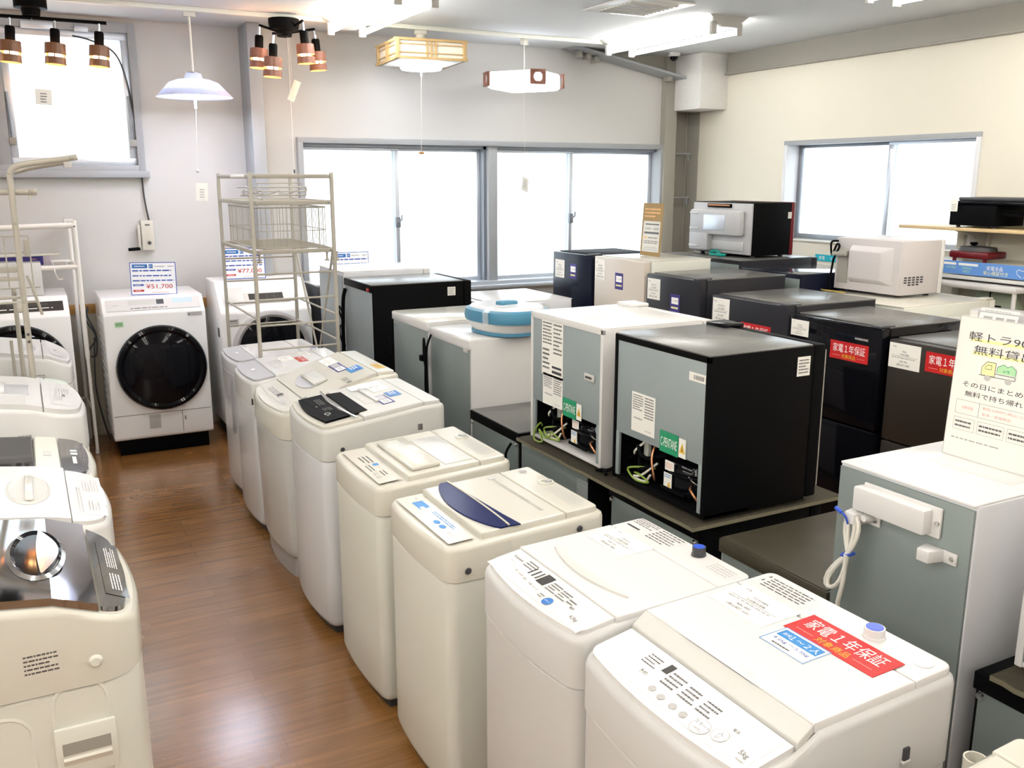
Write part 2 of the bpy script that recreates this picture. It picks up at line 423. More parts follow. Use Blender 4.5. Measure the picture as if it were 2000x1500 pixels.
# left bay: high pair of hinged sashes
m = M()
fw = .045
m.box((wx0 + .002, YB - .039, wz0 + .002), (wx1 - .002, YB + .119, wz0 + .05), LGREY, .003); m.box((wx0 + .002, YB - .039, wz1 - .06), (wx1 - .002, YB + .119, wz1 - .002), LGREY, .003)
m.box((wx1 - fw, YB - .04, wz0), (wx1, YB + .12, wz1), LGREY, .003); m.box((wx0, YB - .04, wz0), (wx0 + fw, YB + .12, wz1), LGREY, .003)
m.box((-.075, YB - .03, wz0), (-.01, YB + .10, wz1), LGREY, .003)
w1 = struct(m.build('window_1'))
M().box((wx0 - .02, YB - .075, wz0 - .03), (wx1 + .02, YB + .02, wz0 + .012), LGREY, .004).build('window_sill', w1)
for (a, b) in ((-.01, wx1 - fw), (wx0 + fw, -.075)):
    m = M(); t = .045
    z0, z1 = wz0 + .05, wz1 - .06
    for A, B in (((a, z0), (b, z0 + t)), ((a, z1 - t), (b, z1)), ((a, z0 + t - .003), (a + t, z1 - t + .003)), ((b - t, z0 + t - .003), (b, z1 - t + .003))):
        m.box((A[0], YB - .005, A[1]), (B[0], YB + .05, B[1]), ALU, .004)
    s = m.build('sash', w1)
    pane('pane', (a + t, YB + .018, z0 + t), (b - t, YB + .024, z1 - t), s)
    for xx in (a + .02, b - .02):
        mm = M(); mm.rod((xx, YB - .02, z0 + .16), (xx - .008, YB - .02, z0 + .44), .009, DALU); mm.box((xx - .02, YB - .04, z0 + .12), (xx + .02, YB, z0 + .165), GREY, .003); mm.build('stay_arm', s)
m = M(); m.box((.12, YB - .06, wz1 - .07), (.30, YB - .01, wz1 - .03), ALU, .004); m.box((.42, YB - .06, wz1 - .07), (.50, YB - .01, wz1 - .04), ALU, .004); m.build('opener_gear', w1)

# right bay: long window, two pairs of sliding sashes with a mullion
m = M(); f = .035
m.box((bx0 - f, yb - .05, bz1 - .003), (bx1 + .02, yb + .158, bz1 + f), LGREY, .003); m.box((bx0 - f, yb - .05, bz0 - f), (bx1 + .02, yb + .158, bz0 + .004), ALU, .003)
m.box((bx0 - f + .001, yb - .049, bz0), (bx0 + .004, yb + .157, bz1), LGREY, .003); m.box((bx1 - .02, yb - .049, bz0), (bx1 + .019, yb + .157, bz1), LGREY, .003)
m.box((bx0, yb + .02, bz1 - .028), (bx1, yb + .14, bz1), DALU)
m.box((3.285, yb - .02, bz0), (3.365, yb + .14, bz1), LGREY, .004); m.box((3.262, yb + .02, bz0), (3.29, yb + .12, bz1), DALU)
w2 = struct(m.build('window_2'))
M().box((bx0 - .04, yb - .10, bz0 - .055), (bx1, yb, bz0 - .025), ALU, .004).build('window_sill', w2)
for (a, b, yy) in ((bx0, 2.56, .06), (2.52, 3.265, .10), (3.365, 4.10, .06), (4.06, bx1 - .02, .10)):
    m = M(); t = .032; z0, z1 = bz0, bz1 - .028
    for A, B in (((a, z0), (b, z0 + t)), ((a, z1 - .02), (b, z1)), ((a, z0 + t - .003), (a + t, z1 - .017)), ((b - t, z0 + t - .003), (b, z1 - .017))):
        m.box((A[0], yb + yy - .015, A[1]), (B[0], yb + yy + .015, B[1]), ALU, .003)
    s = m.build('sash', w2)
    pane('pane', (a + t, yb + yy - .003, z0 + t), (b - t, yb + yy + .003, z1 - .02), s)
for xx in (2.54, 4.08):
    m = M(); m.box((xx - .02, yb + .02, 1.36), (xx + .02, yb + .05, 1.44), DALU, .006); m.tube([(xx, yb + .02, 1.40), (xx + .02, yb, 1.42), (xx + .02, yb, 1.455)], .007, DALU); m.build('crescent_latch', w2)

# right wall window
m = M(); f = .03
m.box((XR - .012, ry0 - f, rz1 - .003), (XR + .158, ry1 + f, rz1 + f), LGREY, .003); m.box((XR - .012, ry0 - f, rz0 - .01), (XR + .158, ry1 + f, rz0 + .004), CREAM, .003)
m.box((XR - .0115, ry0 - f, rz0 + .001), (XR + .159, ry0 + .004, rz1 - .001), COOLW, .003); m.box((XR - .0115, ry1 - .004, rz0 + .001), (XR + .159, ry1 + f, rz1 - .001), COOLW, .003)
w3 = struct(m.build('window_3'))
for (a, b, xx) in ((ry0, 4.60, .10), (4.56, ry1, .135)):
    m = M(); t = .04
    for A, B in (((a, rz0), (b, rz0 + t)), ((a, rz1 - .025), (b, rz1)), ((a, rz0 + t - .003), (a + t, rz1 - .022)), ((b - t, rz0 + t - .003), (b, rz1 - .022))):
        m.box((XR + xx - .014, A[0], A[1]), (XR + xx + .014, B[0], B[1]), ALU if b < 5 else DALU, .003)
    s = m.build('sash', w3)
    pane('pane', (XR + xx - .003, a + t, rz0 + t), (XR + xx + .003, b - t, rz1 - .025), s)

def portal(loc, rot, sx, sy):
    l = bpy.data.lights.new('window_daylight', 'AREA'); l.shape = 'RECTANGLE'; l.size = sx; l.size_y = sy; l.cycles.is_portal = True
    o = bpy.data.objects.new('window_daylight', l); COL.objects.link(o); o.location = loc; o.rotation_euler = rot
portal((-.36, YB + .18, 2.23), (R(-90), 0, 0), 2.3, 1.0)
portal((3.38, yb + .2, 1.45), (R(-90), 0, 0), 3.2, 1.1)
portal((XR + .2, 4.67, 1.62), (0, R(90), 0), .75, 1.7)

# ceiling fixtures ---------------------------------------------------------
def fluorescent(x, y, label):
    t = thing('fluorescent_light', label, 'ceiling light', (x, y, CZ), 0, 'twin-tube fluorescent battens')
    m = M()
    m.prism([(-.155, 0), (.155, 0), (.09, -.045), (.06, -.07), (-.06, -.07), (-.09, -.045)], 1, -.625, .625, GWHITE)
    m.build('housing', t)
    for s in (-1, 1):
        mm = M(); mm.rod((s * .105, -.575, -.085), (s * .105, .575, -.085), .0165, TUBE, 12); mm.build('tube', t)
        for e in (-1, 1):
            mm = M(); mm.box((s * .105 - .022, e * .58, -.112), (s * .105 + .022, e * .605, -.035), GWHITE, .005); mm.build('lamp_holder', t)
    return t
fl = fluorescent(1.98, 5.42, 'twin-tube fluorescent light nearest the black four-spot lamp')
fl2 = [(4.10, 5.42, 'twin-tube fluorescent light beside the white boxed corner'),
       (4.15, 3.05, 'twin-tube fluorescent light just entering at the top right'),
       (1.98, 3.05, 'added fluorescent fill light above the picture over the middle row'),  # this fixture and all below are unseen, added to brighten the room
       (-.25, 3.05, 'added fluorescent fill light above the picture over the left row'),
       (-2.0, 3.05, 'added fluorescent fill light left of the left row'),
       (-2.0, 1.78, 'added fluorescent fill light in the second row from the windows, far out to the left'),
       (-0.25, 1.78, 'added fluorescent fill light in the second row from the windows, over the left machines'),
       (1.98, 1.78, 'added fluorescent fill light in the second row from the windows, over the middle machines'),
       (4.15, 1.78, 'added fluorescent fill light in the second row from the windows, over the right aisle'),
       (-2.0, 0.5, 'added fluorescent fill light straight above the viewer, far out to the left'),
       (-0.25, 0.5, 'added fluorescent fill light straight above the viewer, over the left machines'),
       (1.98, 0.5, 'added fluorescent fill light straight above the viewer, over the middle machines'),
       (4.15, 0.5, 'added fluorescent fill light straight above the viewer, over the right aisle'),
       (-2.0, -0.78, 'added fluorescent fill light just behind the viewer, far out to the left'),
       (-0.25, -0.78, 'added fluorescent fill light just behind the viewer, over the left machines'),
       (1.98, -0.78, 'added fluorescent fill light just behind the viewer, over the middle machines'),
       (4.15, -0.78, 'added fluorescent fill light just behind the viewer, over the right aisle'),
       (-2.0, -2.06, 'added fluorescent fill light furthest behind the viewer, far out to the left'),
       (-0.25, -2.06, 'added fluorescent fill light furthest behind the viewer, over the left machines'),
       (1.98, -2.06, 'added fluorescent fill light furthest behind the viewer, over the middle machines'),
       (4.15, -2.06, 'added fluorescent fill light furthest behind the viewer, over the right aisle')]
for x, y, lb in fl2:
    c = copy_tree(fl); c.location = (x, y, CZ); c['label'] = lb
m = M(); m.box((-.24, -.24, -.012), (.24, .24, 0), WHITE, .004)
v = thing('ceiling_vent', 'square white ceiling vent with a beige grille', 'vent', (3.39, 4.79, CZ))
m.build('frame', v)
m = M(); m.box((-.17, -.17, -.018), (.17, .17, -.012), CREAMB, .002)
for i in range(9): m.box((-.165, -.16 + i * .04, -.021), (.165, -.148 + i * .04, -.017), GREY)
m.build('grille', v)
m = M(); m.lathe([(.05, 0), (.052, -.02), (.04, -.03)], WHITE); t = thing('security_camera', 'small white dome security camera by the boxed ceiling corner', 'camera', (4.87, 6.36, CZ)); m.build('base', t)
m = M(); m.lathe([(.034, -.03), (.032, -.045), (.02, -.06), (.0, -.066)], BLACKG); m.build('dome', t)

# lighting rail and its lamps --------------------------------------------------
m = M(); m.box((-2.6, 6.055, CZ - .028), (4.02, 6.09, CZ), CREAMB, .003)
tag(m.build('lighting_rail'), 'long cream lighting rail across the ceiling carrying the lamps', 'lighting rail')
RY, RZ = 6.072, CZ - .028

def spot_head(parent, x, y, z, tilt=(0, 0), wood=DWOOD):
    T = Mx.Translation((x, y, z)) @ Mx.Rotation(R(tilt[0]), 4, 'X') @ Mx.Rotation(R(tilt[1]), 4, 'Y')
    m = M(); m.rod(T @ V((0, 0, .0)), T @ V((0, 0, -.05)), .008, CHROMEB); m.lathe([(.022, -.05), (.026, -.06), (.026, -.125), (.022, -.13)], BLACK, n=20, T=T)
    h = m.build('spot_holder', parent)
    for a, b in ((-.13, -.19), (-.205, -.245)):
        m = M()
        CR = lambda *q: [[T @ V((rr * math.cos(2 * PI * i / 28), rr * math.sin(2 * PI * i / 28), zz)) for i in range(28)] for rr, zz in q]
        m.loft(CR((.051, a), (.054, a), (.0565, b), (.053, b)), wood, False, False); m.loft(CR((.053, b), (.051, a)), BRASSW, False, False)  # inner face coloured orange as if lit by the bulb
        m.build('wooden_shade', h)
    m = M(); m.lathe([(.012, -.13), (.018, -.145), (.03, -.175), (.032, -.195), (.024, -.215), (0, -.222)], BULB, n=16, T=T); m.build('bulb', h)
    for i in range(3):
        m = M(); aa = 2 * PI * i / 3 + .4; m.rod(T @ V((.05 * math.cos(aa), .05 * math.sin(aa), -.15)), T @ V((.05 * math.cos(aa), .05 * math.sin(aa), -.235)), .004, wood, 5)
        m.build('shade_strut', h)

t = thing('bar_spot_lamp', 'black bar lamp with wooden ring spotlights in front of the high window', 'ceiling lamp', (.17, RY, RZ))
m = M(); m.lathe([(.085, 0), (.085, -.05), (.05, -.055), (.045, -.09), (0, -.09)], BLACK); m.build('canopy', t)
m = M(); m.rod((-.44, 0, -.10), (.385, 0, -.10), .010, BLACK); m.build('bar', t)
decal('price_tag', frame((.018, -.01, -.525), (1, 0, -.04), (0, 0, 1)), .085, .085, PAPER, [('p', -.2, -.4, .2, .3, 4, GINK)], t)
m = M(); m.rod((.0, -.008, -.10), (.012, -.008, -.485), .001, CORDW, 4); m.build('tag_string', t)
for x, w_ in ((-.335, DWOOD), (-.11, DWOOD), (.115, DWOOD), (.345, DWOOD)): spot_head(t, x, 0, -.10, (0, 4), w_)
t = thing('four_spot_lamp', 'black four-arm ceiling lamp with reddish wooden ring spotlights', 'ceiling lamp', (1.59, RY, RZ))
m = M(); m.lathe([(.095, 0), (.095, -.03), (.088, -.065), (.05, -.075), (.045, -.105), (0, -.105)], BLACK); m.build('canopy', t)
for (dx, dy, dz, tl) in ((-.16, -.02, -.06, (0, 4)), (-.113, -.17, -.125, (0, 4)), (.085, -.13, -.03, (0, -3)), (.215, .07, -.045, (0, -4))):
    m = M(); m.rod((0, 0, -.085), (dx, dy, dz + .01), .008, BLACK); m.build('arm', t)
    spot_head(t, dx, dy, dz, tl, RWOOD)
m = M(); m.rod((.02, 0, -.1), (.02, 0, -.92), .0018, CORDW, 5); m.lathe([(.004, -.92), (.006, -.93), (.004, -.945)], DGREY, c=(.02, 0, 0), n=8); m.build('pull_cord', t)
m = M(); F = frame((.045, 0, -.43), (.40, -.9, -.35), (.2, .1, 1)); m.box((-.033, -.065, 0), (.033, .065, .001), PAPER, 0, F); m.tube([(.03, 0, -.10), (.035, 0, -.36)], .001, CORDW, 4); m.build('price_tag', t)

t = thing('pendant_lamp', 'silver metal dish pendant lamp left of the four-spot lamp', 'pendant lamp', (1.02, RY, RZ))
m = M(); m.box((-.035, -.016, -.03), (.035, .016, 0), CREAM, .004); m.build('rail_plug', t)
m = M(); m.rod((0, 0, -.03), (0, 0, -.36), .006, CORDW); m.build('cord', t)
m = M(); prof = [(.045, -.355), (.055, -.385), (.10, -.392), (.145, -.41), (.185, -.452), (.22, -.487), (.226, -.494), (.215, -.488), (.178, -.455), (.135, -.418), (.09, -.402), (.03, -.398)]
m.lathe(prof, METSH, n=48); m.build('shade', t)
m = M(); m.tube([(-.04, 0, -.385), (-.035, 0, -.345), (.035, 0, -.345), (.04, 0, -.385)], .005, CHROMEB, 6); m.lathe([(.012, -.345), (.016, -.36)], CHROMEB, n=12); m.build('shade_bracket', t)
m = M(); m.loft([[((.14 + .018 * math.cos(b)) * math.cos(a), (.14 + .018 * math.cos(b)) * math.sin(a), -.455 + .018 * math.sin(b)) for b in [2 * PI * j / 10 for j in range(10)]] for a in [2 * PI * i / 40 for i in range(41)]], LEDP, False, False); m.build('ring_tube', t)
m = M(); m.rod((0, 0, -.42), (0, 0, -.56), .008, WHITE); m.rod((0, 0, -.56), (-.014, 0, -.92), .0015, CORDW, 5); m.lathe([(.006, -.92), (.011, -.93), (.006, -.945)], WHITE, c=(-.014, 0, 0), n=10); m.build('pull_cord', t)
decal('price_tag', frame((0, -.01, -1.06), (1, 0, -.03), (0, 0, 1)), .07, .11, PAPER, [('p', -.2, -.35, .2, .2, 4, LINK)], t)

t = thing('shoji_pendant_lamp', 'square pale wood framed paper pendant lamp with lit ring', 'pendant lamp', (2.515, RY, RZ), R(-4.8))
m = M(); m.box((-.04, -.018, -.03), (.04, .018, 0), CREAM, .004); m.lathe([(.032, -.03), (.036, -.06), (.02, -.085), (0, -.088)], CREAM, n=20); m.build('rail_plug', t)
m = M(); a = .232; z0, z1 = -.215, -.088
for sx in (-1, 1):
    for sy in (-1, 1): m.box((sx * a - .012, sy * a - .012, z0), (sx * a + .012, sy * a + .012, z1), WOOD, .002)
for z in (z0 + .006, z0 + .04, z1 - .035, z1 - .006):
    e = .01 if z in (z0 + .006, z1 - .006) else .004
    for s in (-1, 1):
        m.box((-a - .02 * (e > .005), s * a - e, z - e * .8), (a + .02 * (e > .005), s * a + e, z + e * .8), WOOD); m.box((s * a - e, -a, z - e * .8), (s * a + e, a, z + e * .8), WOOD)
for s in (-1, 1):
    for q in (-.03, .0, .03):
        m.box((q - .005, s * a - .005, z0), (q + .005, s * a + .005, z1), WOOD); m.box((s * a - .005, q - .005, z0), (s * a + .005, q + .005, z1), WOOD)
m.build('wooden_frame', t)
m = M()
for s in (-1, 1): m.box((-a, s * (a - .008) - .001, z0), (a, s * (a - .008) + .001, z1), PAPERL); m.box((s * (a - .008) - .001, -a, z0), (s * (a - .008) + .001, a, z1), PAPERL)
m.box((-a, -a, z1 - .004), (a, a, z1), PAPERL); m.box((-a, -a, z0 - .002), (a, a, z0 + .002), PAPER); m.build('paper_panel', t)
m = M(); m.lathe([(.02, z0 - .002), (.135, z0 - .003), (.145, z0 - .02), (.135, z0 - .04), (.02, z0 - .045)], LEDC, n=40); m.build('ring_tube', t)
m = M(); m.rod((0, 0, z0 - .04), (0, 0, z0 - .085), .006, WHITE); m.rod((0, 0, z0 - .085), (-.01, 0, -.795), .0015, CORDW, 5); m.lathe([(.005, -.795), (.02, -.80), (.02, -.81), (.005, -.815)], WOODT, c=(-.01, 0, 0), n=10); m.build('pull_cord', t)

t = thing('acrylic_pendant_lamp', 'white lit square pendant lamp with brown wooden corner plates', 'pendant lamp', (3.325, RY + .02, RZ), R(36))
m = M(); m.box((-.035, -.018, -.04), (.035, .018, 0), CREAM, .004); m.build('rail_plug', t)
m = M(); m.rod((0, 0, -.04), (0, 0, -.215), .004, CORDW); m.lathe([(.0, -.20), (.02, -.22), (.04, -.245)], GWHITE, n=16); m.build('cord', t)
m = M(); z0, z1 = -.355, -.235; a = .205
rings = [[(x, y, z) for x, y in rrect(-s, -s, s, s, .035, 4)] for s, z in ((a - .01, z1), (a, z1 - .01), (a, z0 + .02), (a - .015, z0 + .006), (a - .06, z0))]
m.loft(rings, LEDS); m.build('diffuser', t)
for sx in (-1, 1):
    for sy in (-1, 1):
        m = M(); cx, cy = sx * (a - .005), sy * (a - .005); F = frame((cx, cy, (z0 + z1) / 2 + .01), (-sy * 1.0, sx * 1.0, 0), (0, 0, 1))
        m.box((-.055, .03, -.005), (.055, .05, .012), RWOOD, .002, F); m.box((-.055, -.05, -.005), (.055, -.03, .012), RWOOD, .002, F)
        for q in (-.045, .045): m.box((q - .012, -.04, -.004), (q + .012, .04, .010), RWOOD, .002, F)
        m.loft([[F @ V((rr * math.cos(2 * PI * i / 24), rr * math.sin(2 * PI * i / 24), zz)) for i in range(24)] for rr, zz in ((.034, 0), (.046, 0), (.046, .011), (.034, .011), (.034, 0))], RWOOD, False, False)
        m.build('corner_plate', t)
m = M(); m.rod((0, 0, z0), (0, -.005, -.72), .0015, CORDW, 5); m.rod((0, -.005, -.72), (.01, -.005, -.94), .001, CORDW, 4); m.build('pull_cord', t)
decal('price_tag', frame((0, -.01, -1.02), (.95, .0, -.2), (.2, 0, 1)), .11, .10, PAPER, [('p', -.25, -.3, .25, .35, 5, LINK)], t)

# round cool-white ceiling lamp just above the top of the picture
t = thing('round_ceiling_lamp', 'round cool white ceiling lamp just above the picture over the aisle', 'ceiling lamp', (.92, 4.85, CZ))
m = M(); m.lathe([(.18, 0), (.19, -.02), (.18, -.035)], WHITE, n=40); m.build('base', t)
m = M(); m.lathe([(.175, -.034), (.17, -.06), (.14, -.08), (.07, -.088), (0, -.09)], LEDR, n=40); m.build('diffuser', t)

# window crank on the wall and its cable
t = thing('window_crank_box', 'cream crank box with black handle on the wall below the window', 'crank', (.755, YB, 0))
m = M(); m.box((-.045, -.055, 1.25), (.035, 0, 1.45), CREAM, .006); m.lathe([(.012, 0), (.012, .004)], INK, c=(0, -.056, 1.30), axis='Y', n=12); m.box((-.02, -.058, 1.415), (.01, -.054, 1.425), GINK); m.build('housing', t)
m = M(); m.box((-.068, -.045, 1.26), (-.05, -.03, 1.42), CREAM, .003); m.rod((-.06, -.04, 1.262), (-.135, -.045, 1.258), .011, BLACK); m.build('crank_handle', t)
m = M(); m.tube(smooth_path([(.012, -.02, 1.45), (-.005, -.02, 1.60), (-.01, -.02, 1.80), (-.02, -.02, 2.10), (-.06, -.03, 2.38), (-.12, -.04, 2.52), (-.25, -.05, 2.58), (-.35, -.05, 2.60)], 6), .0055, DGREY); m.build('cable', t)
# ------------------------------------------------------------------ top-loading washing machines
def clip_poly(poly, xa, xb):
    def half(P, c, keep):
        out = []
        for i in range(len(P)):
            a, b = P[i], P[(i + 1) % len(P)]
            ia, ib = keep(a[0]), keep(b[0])
            if ia: out.append(a)
            if ia != ib:
                t = (c - a[0]) / (b[0] - a[0]); out.append((c, a[1] + (b[1] - a[1]) * t))
        return out
    P = half(poly, xa, lambda x: x >= xa - 1e-9); return half(P, xb, lambda x: x <= xb + 1e-9)
def inset(poly, d):
    n = len(poly); out = []
    P = []
    for p in poly:
        if not P or (abs(p[0] - P[-1][0]) + abs(p[1] - P[-1][1])) > 1e-6: P.append(p)
    if (abs(P[0][0] - P[-1][0]) + abs(P[0][1] - P[-1][1])) < 1e-6: P.pop()
    n = len(P)
    for i in range(n):
        a, b, c = V(P[i - 1]), V(P[i]), V(P[(i + 1) % n])
        d1 = (b - a).normalized(); d2 = (c - b).normalized()
        n1 = V((-d1.y, d1.x)); n2 = V((-d2.y, d2.x)); bi = (n1 + n2)
        if bi.length < 1e-6: bi = n1
        bi.normalize(); k = d / max(.35, bi.dot(n1)); q = b + bi * k; out.append((q.x, q.y))
    return out
def outline(w, d, rf, rr, bulge, n=7):
    # counter-clockwise plan; u = x runs from the front (0) to the rear (d), y is centred
    h = w / 2; p = []
    p += arc((d - rr, -h + rr), rr, -PI / 2, 0, n); p += arc((d - rr, h - rr), rr, 0, PI / 2, n)
    p += [(d - rr - (d - rr - rf) * i / 14, h) for i in range(1, 14)]
    p += arc((rf, h - rf), rf, PI / 2, PI, n)
    for i in range(1, 10): p.append((0, (h - rf) * (1 - 2 * i / 10)))
    p += arc((rf, -h + rf), rf, PI, 1.5 * PI, n)
    p += [(rf + (d - rr - rf) * i / 14, -h) for i in range(1, 14)]
    out = []
    for x, y in p:
        k = max(0.0, 1 - (2 * y / w) ** 2)
        out.append((x - bulge * k * (1 - x / d), y))
    return out

class Washer:
    def __init__(s, name, label, x, y, rz, w, d, brk, body, top, rf=.05, bulge=.03, band=.11, base=0.035, bandslope=0.0, group='top-loading washing machines', rear_r=.03, basem=None, taper=0.0):
        s.w, s.d, s.brk = w, d, brk; s.pm = {}; s.topm = top
        s.t = thing(name, label, 'washing machine', (x, y, 0), rz, group)
        s.out = outline(w, d, rf, rear_r, bulge)
        zl = brk[0][1] - band
        zb = lambda u: zl + bandslope * u
        m = M(); P = s.out
        lo = inset(P, .012)
        rings = [[(a, b, base + .0) for a, b in inset(P, .02 + taper)], [(a, b, base + .012) for a, b in inset(P, .006 + taper)], [(a, b, base + .03) for a, b in inset(P, .002 + taper)]]
        rings += [[(a, b, zb(a) - .004) for a, b in inset(P, .003)], [(a, b, zb(a)) for a, b in inset(P, .008)]]
        m.loft(rings, body); m.build('body', s.t)
        m = M(); m.loft([[(a, b, 0) for a, b in inset(P, .035)], [(a, b, base + .004) for a, b in inset(P, .03)]], basem or DGREY); m.build('base', s.t)
        z = s.z
        rings = [[(a, b, zb(a)) for a, b in inset(P, .006)], [(a, b, zb(a) + .004) for a, b in P], [(a, b, z(a) - .020) for a, b in P], [(a, b, z(a) - .010) for a, b in inset(P, .003)], [(a, b, z(a) - .005) for a, b in inset(P, .010)]]
        m = M(); m.loft(rings, top, True, False)
        # deck under the lids, cut in strips so it follows the slope
        inn = inset(P, .010)
        xs = [min(a for a, b in inn)] + [b[0] for b in brk if .02 < b[0] < d - .02] + [max(a for a, b in inn)]
        for a, b in zip(xs, xs[1:]):
            q = clip_poly(inn, a, b); m.add([(u, v, z(u) - .005) for u, v in q], [tuple(range(len(q)))], top)
        m.build('top_frame', s.t)
    def z(s, u):
        B = s.brk
        if u <= B[0][0]: 
            (u0, z0), (u1, z1) = B[0], B[1]; return z0 + (z1 - z0) * (u - u0) / (u1 - u0)
        for (u0, z0), (u1, z1) in zip(B, B[1:]):
            if u <= u1: return z0 + (z1 - z0) * (u - u0) / (u1 - u0)
        return B[-1][1]
    def slab(s, name, ua, ub, m_, th=.008, marg=.014, bev=.004, parent=None, wide=None, extra=None, ro=0.0):
        P = inset(s.out, marg); s.pm[name] = m_
        if wide: P = [(a, max(-wide, min(wide, b))) for a, b in P]
        q0 = clip_poly(P, ua, ub)
        cut = sorted(set([min(a for a, b in q0)] + [b[0] for b in s.brk if ua + .01 < b[0] < ub - .01] + [max(a for a, b in q0)]))
        m = M()
        Q = q0
        if len(cut) == 2:
            rings = [[(a, b, s.z(a) - .006) for a, b in Q], [(a, b, s.z(a) + th - bev) for a, b in Q], [(a, b, s.z(a) + th - bev * .3) for a, b in inset(Q, bev * .35)], [(a, b, s.z(a) + th) for a, b in inset(Q, bev)]]
            m.loft(rings, m_, True, True, smooth=True)
        else:
            rings = [[(a, b, s.z(a) - .006) for a, b in Q], [(a, b, s.z(a) + th) for a, b in Q]]
            m.loft(rings, m_, True, False, smooth=False)
            for a, b in zip(cut, cut[1:]):
                q = clip_poly(Q, a, b); m.add([(u, v, s.z(u) + th) for u, v in q], [tuple(range(len(q)))], m_)
        if extra: extra(m)
        return m.build(name, parent or s.t)
    def F(s, u, v, h=.0085):
        e = .01; dz = (s.z(u + e) - s.z(u - e)) / (2 * e)
        n = V((-dz, 0, 1)).normalized()
        return frame(V((u, v, s.z(u))) + n * h, (0, -1, 0), (1, 0, dz))
    def sticker(s, name, u, v, w, h, base, items, hh=.0085, parent=None, rot=0.0, label=None):
        F = s.F(u, v, hh) @ Mx.Rotation(rot, 4, 'Z'); th = .0012
        if base is None: th = .00015; base = s.pm.get('control_panel' if name == 'control_print' else 'rear_panel', s.topm)
        return decal(name, F, w, h, base, items, parent or s.t, th, label)
    def cyl(s, name, u, v, r, h, m_, cap=None, z0=0.0):
        m = M(); zz = s.z(u) + z0
        m.lathe([(r * 1.15, zz - .01), (r * 1.1, zz + h * .25), (r, zz + h * .3), (r, zz + h)], m_, c=(u, v, 0), n=20)
        o = m.build(name, s.t)
        if cap:
            m = M(); m.lathe([(r * .86, zz + h - .001), (r * .86, zz + h + .001)], cap, c=(u, v, 0), n=20); m.build('cap', o)
        return o
    def screw(s, u, side, z, r=.007, m_=None):
        m = M(); m.lathe([(r, 0), (r * .8, .003)], m_ or DGREY, c=(u, side * s.w / 2 - .002 if side < 0 else s.w / 2 + .0025, z), axis='Y', n=12)
        return m.build('screw_cap', s.t)

PRICE = lambda a, b, c: [('t', '中古', -.33, .36, .085, GINK), ('t', a, .0, .20, .10, INK), ('t', b, .0, .07, .085, GINK), ('r', -.42, -.01, .42, 0, GINK), ('p', -.4, -.12, .4, -.03, 1, LINK), ('t', c[0], -.02, -.22, .10, INK), ('t', c[1], -.02, -.36, .10, INK)]
WARR = [('t', '家電１年保証', 0, .13, .50, mat('print_white', (.9, .88, .85), .45), .84), ('t', '対象商品', 0, -.29, .25, YEL, .36), ('r', -.42, -.30, -.22, -.285, PINK), ('r', .22, -.30, .42, -.285, PINK)]
PWHITE = MATS['print_white']
def wdots(u, v, n, k, m_): return [('r', u + i * .02, v, u + i * .02 + .008, v + .03, m_) for i in range(n)]

MX = .895
# nearest whole machine: white, 5 kg, red warranty sticker
W = Washer('washing_machine', 'nearest white washing machine with the red warranty sticker on its lid', MX, 1.163, 0, .475, .50, [(0, .806), (.115, .828), (.150, .854), (.50, .868)], WHITEM, WHITEM, rf=.034, bulge=.020, band=.115)  # darker enamel on the top frame puts side shade into its colour
W.slab('control_panel', -.05, .113, WHITE, .006)
lid = W.slab('lid', .151, .388, WHITE, .011, .010)
W.slab('lid_front', .117, .1495, GWHITE, .010, .010, .002, lid)  # grey plastic darkens the slope in place of its front-facing shade
W.slab('rear_panel', .393, .49, WHITE, .010, .010)
m = M(); F = W.F(.156, .01, .0112)
Q = [(-.10, -.006), (-.075, .014), (.085, .014), (.11, -.006)]
m.loft([[F @ V((a, b, 0)) for a, b in Q], [F @ V((a, b, .0008)) for a, b in Q]], SILVP); m.build('handle', lid)
W.sticker('control_print', .060, 0, .42, .095, None, [('r', -.175, .16, -.135, .44, LCD), ('p', -.30, .05, -.20, .40, 4, GINK), ('p', -.12, -.1, -.02, .35, 4, GINK), ('p', .0, -.1, .10, .32, 4, GINK), ('p', .12, -.1, .22, .30, 4, GINK),
    ('t', '予約', -.22, -.12, .12, GINK), ('o', .22, -.30, .048, .20, LINK), ('o', .22, -.30, .044, .18, WHITE), ('t', 'スタート', .22, -.24, .10, INK), ('t', '一時停止', .22, -.38, .07, GINK), ('o', .31, -.18, .04, .17, LINK), ('o', .31, -.18, .036, .155, WHITE), ('t', '入', .31, -.14, .12, GINK), ('t', '切', .31, -.26, .09, GINK), ('t', '電源', .335, .10, .08, INK),
    ('t', '5kg', .45, -.20, .16, GINK), ('o', -.1, -.3, .02, .08, LINK), ('o', -.03, -.33, .02, .08, LINK), ('o', .05, -.33, .02, .08, LINK), ('o', .12, -.33, .02, .08, LINK), ('p', .44, -.38, .49, -.30, 1, LINK)], .0062)
W.sticker('price_label', .345, .128, .158, .105, PAPER, PRICE('TOSHIBA', '全自動洗濯機', ('¥25, 000', '(税込¥27, 500)')), .0112, lid)
W.sticker('warranty_sticker', .376, -.075, .215, .082, RED, WARR, .0112, lid, label='red warranty sticker')
W.sticker('capacity_sticker', .300, -.033, .112, .072, PAPER, [('f', -.5, -.5, .5, .5, .0018, LBLUE), ('r', -.44, .02, .44, .40, LBLUE), ('t', '目安', -.29, .21, .14, PWHITE), ('t', '１〜２人', .10, .21, .26, PWHITE), ('t', '4.2kg 〜5.5kg', 0, -.14, .16, DBLUE, .80), ('p', -.3, -.40, .1, -.28, 1, INK)], .0112, lid, label='blue and white capacity sticker')
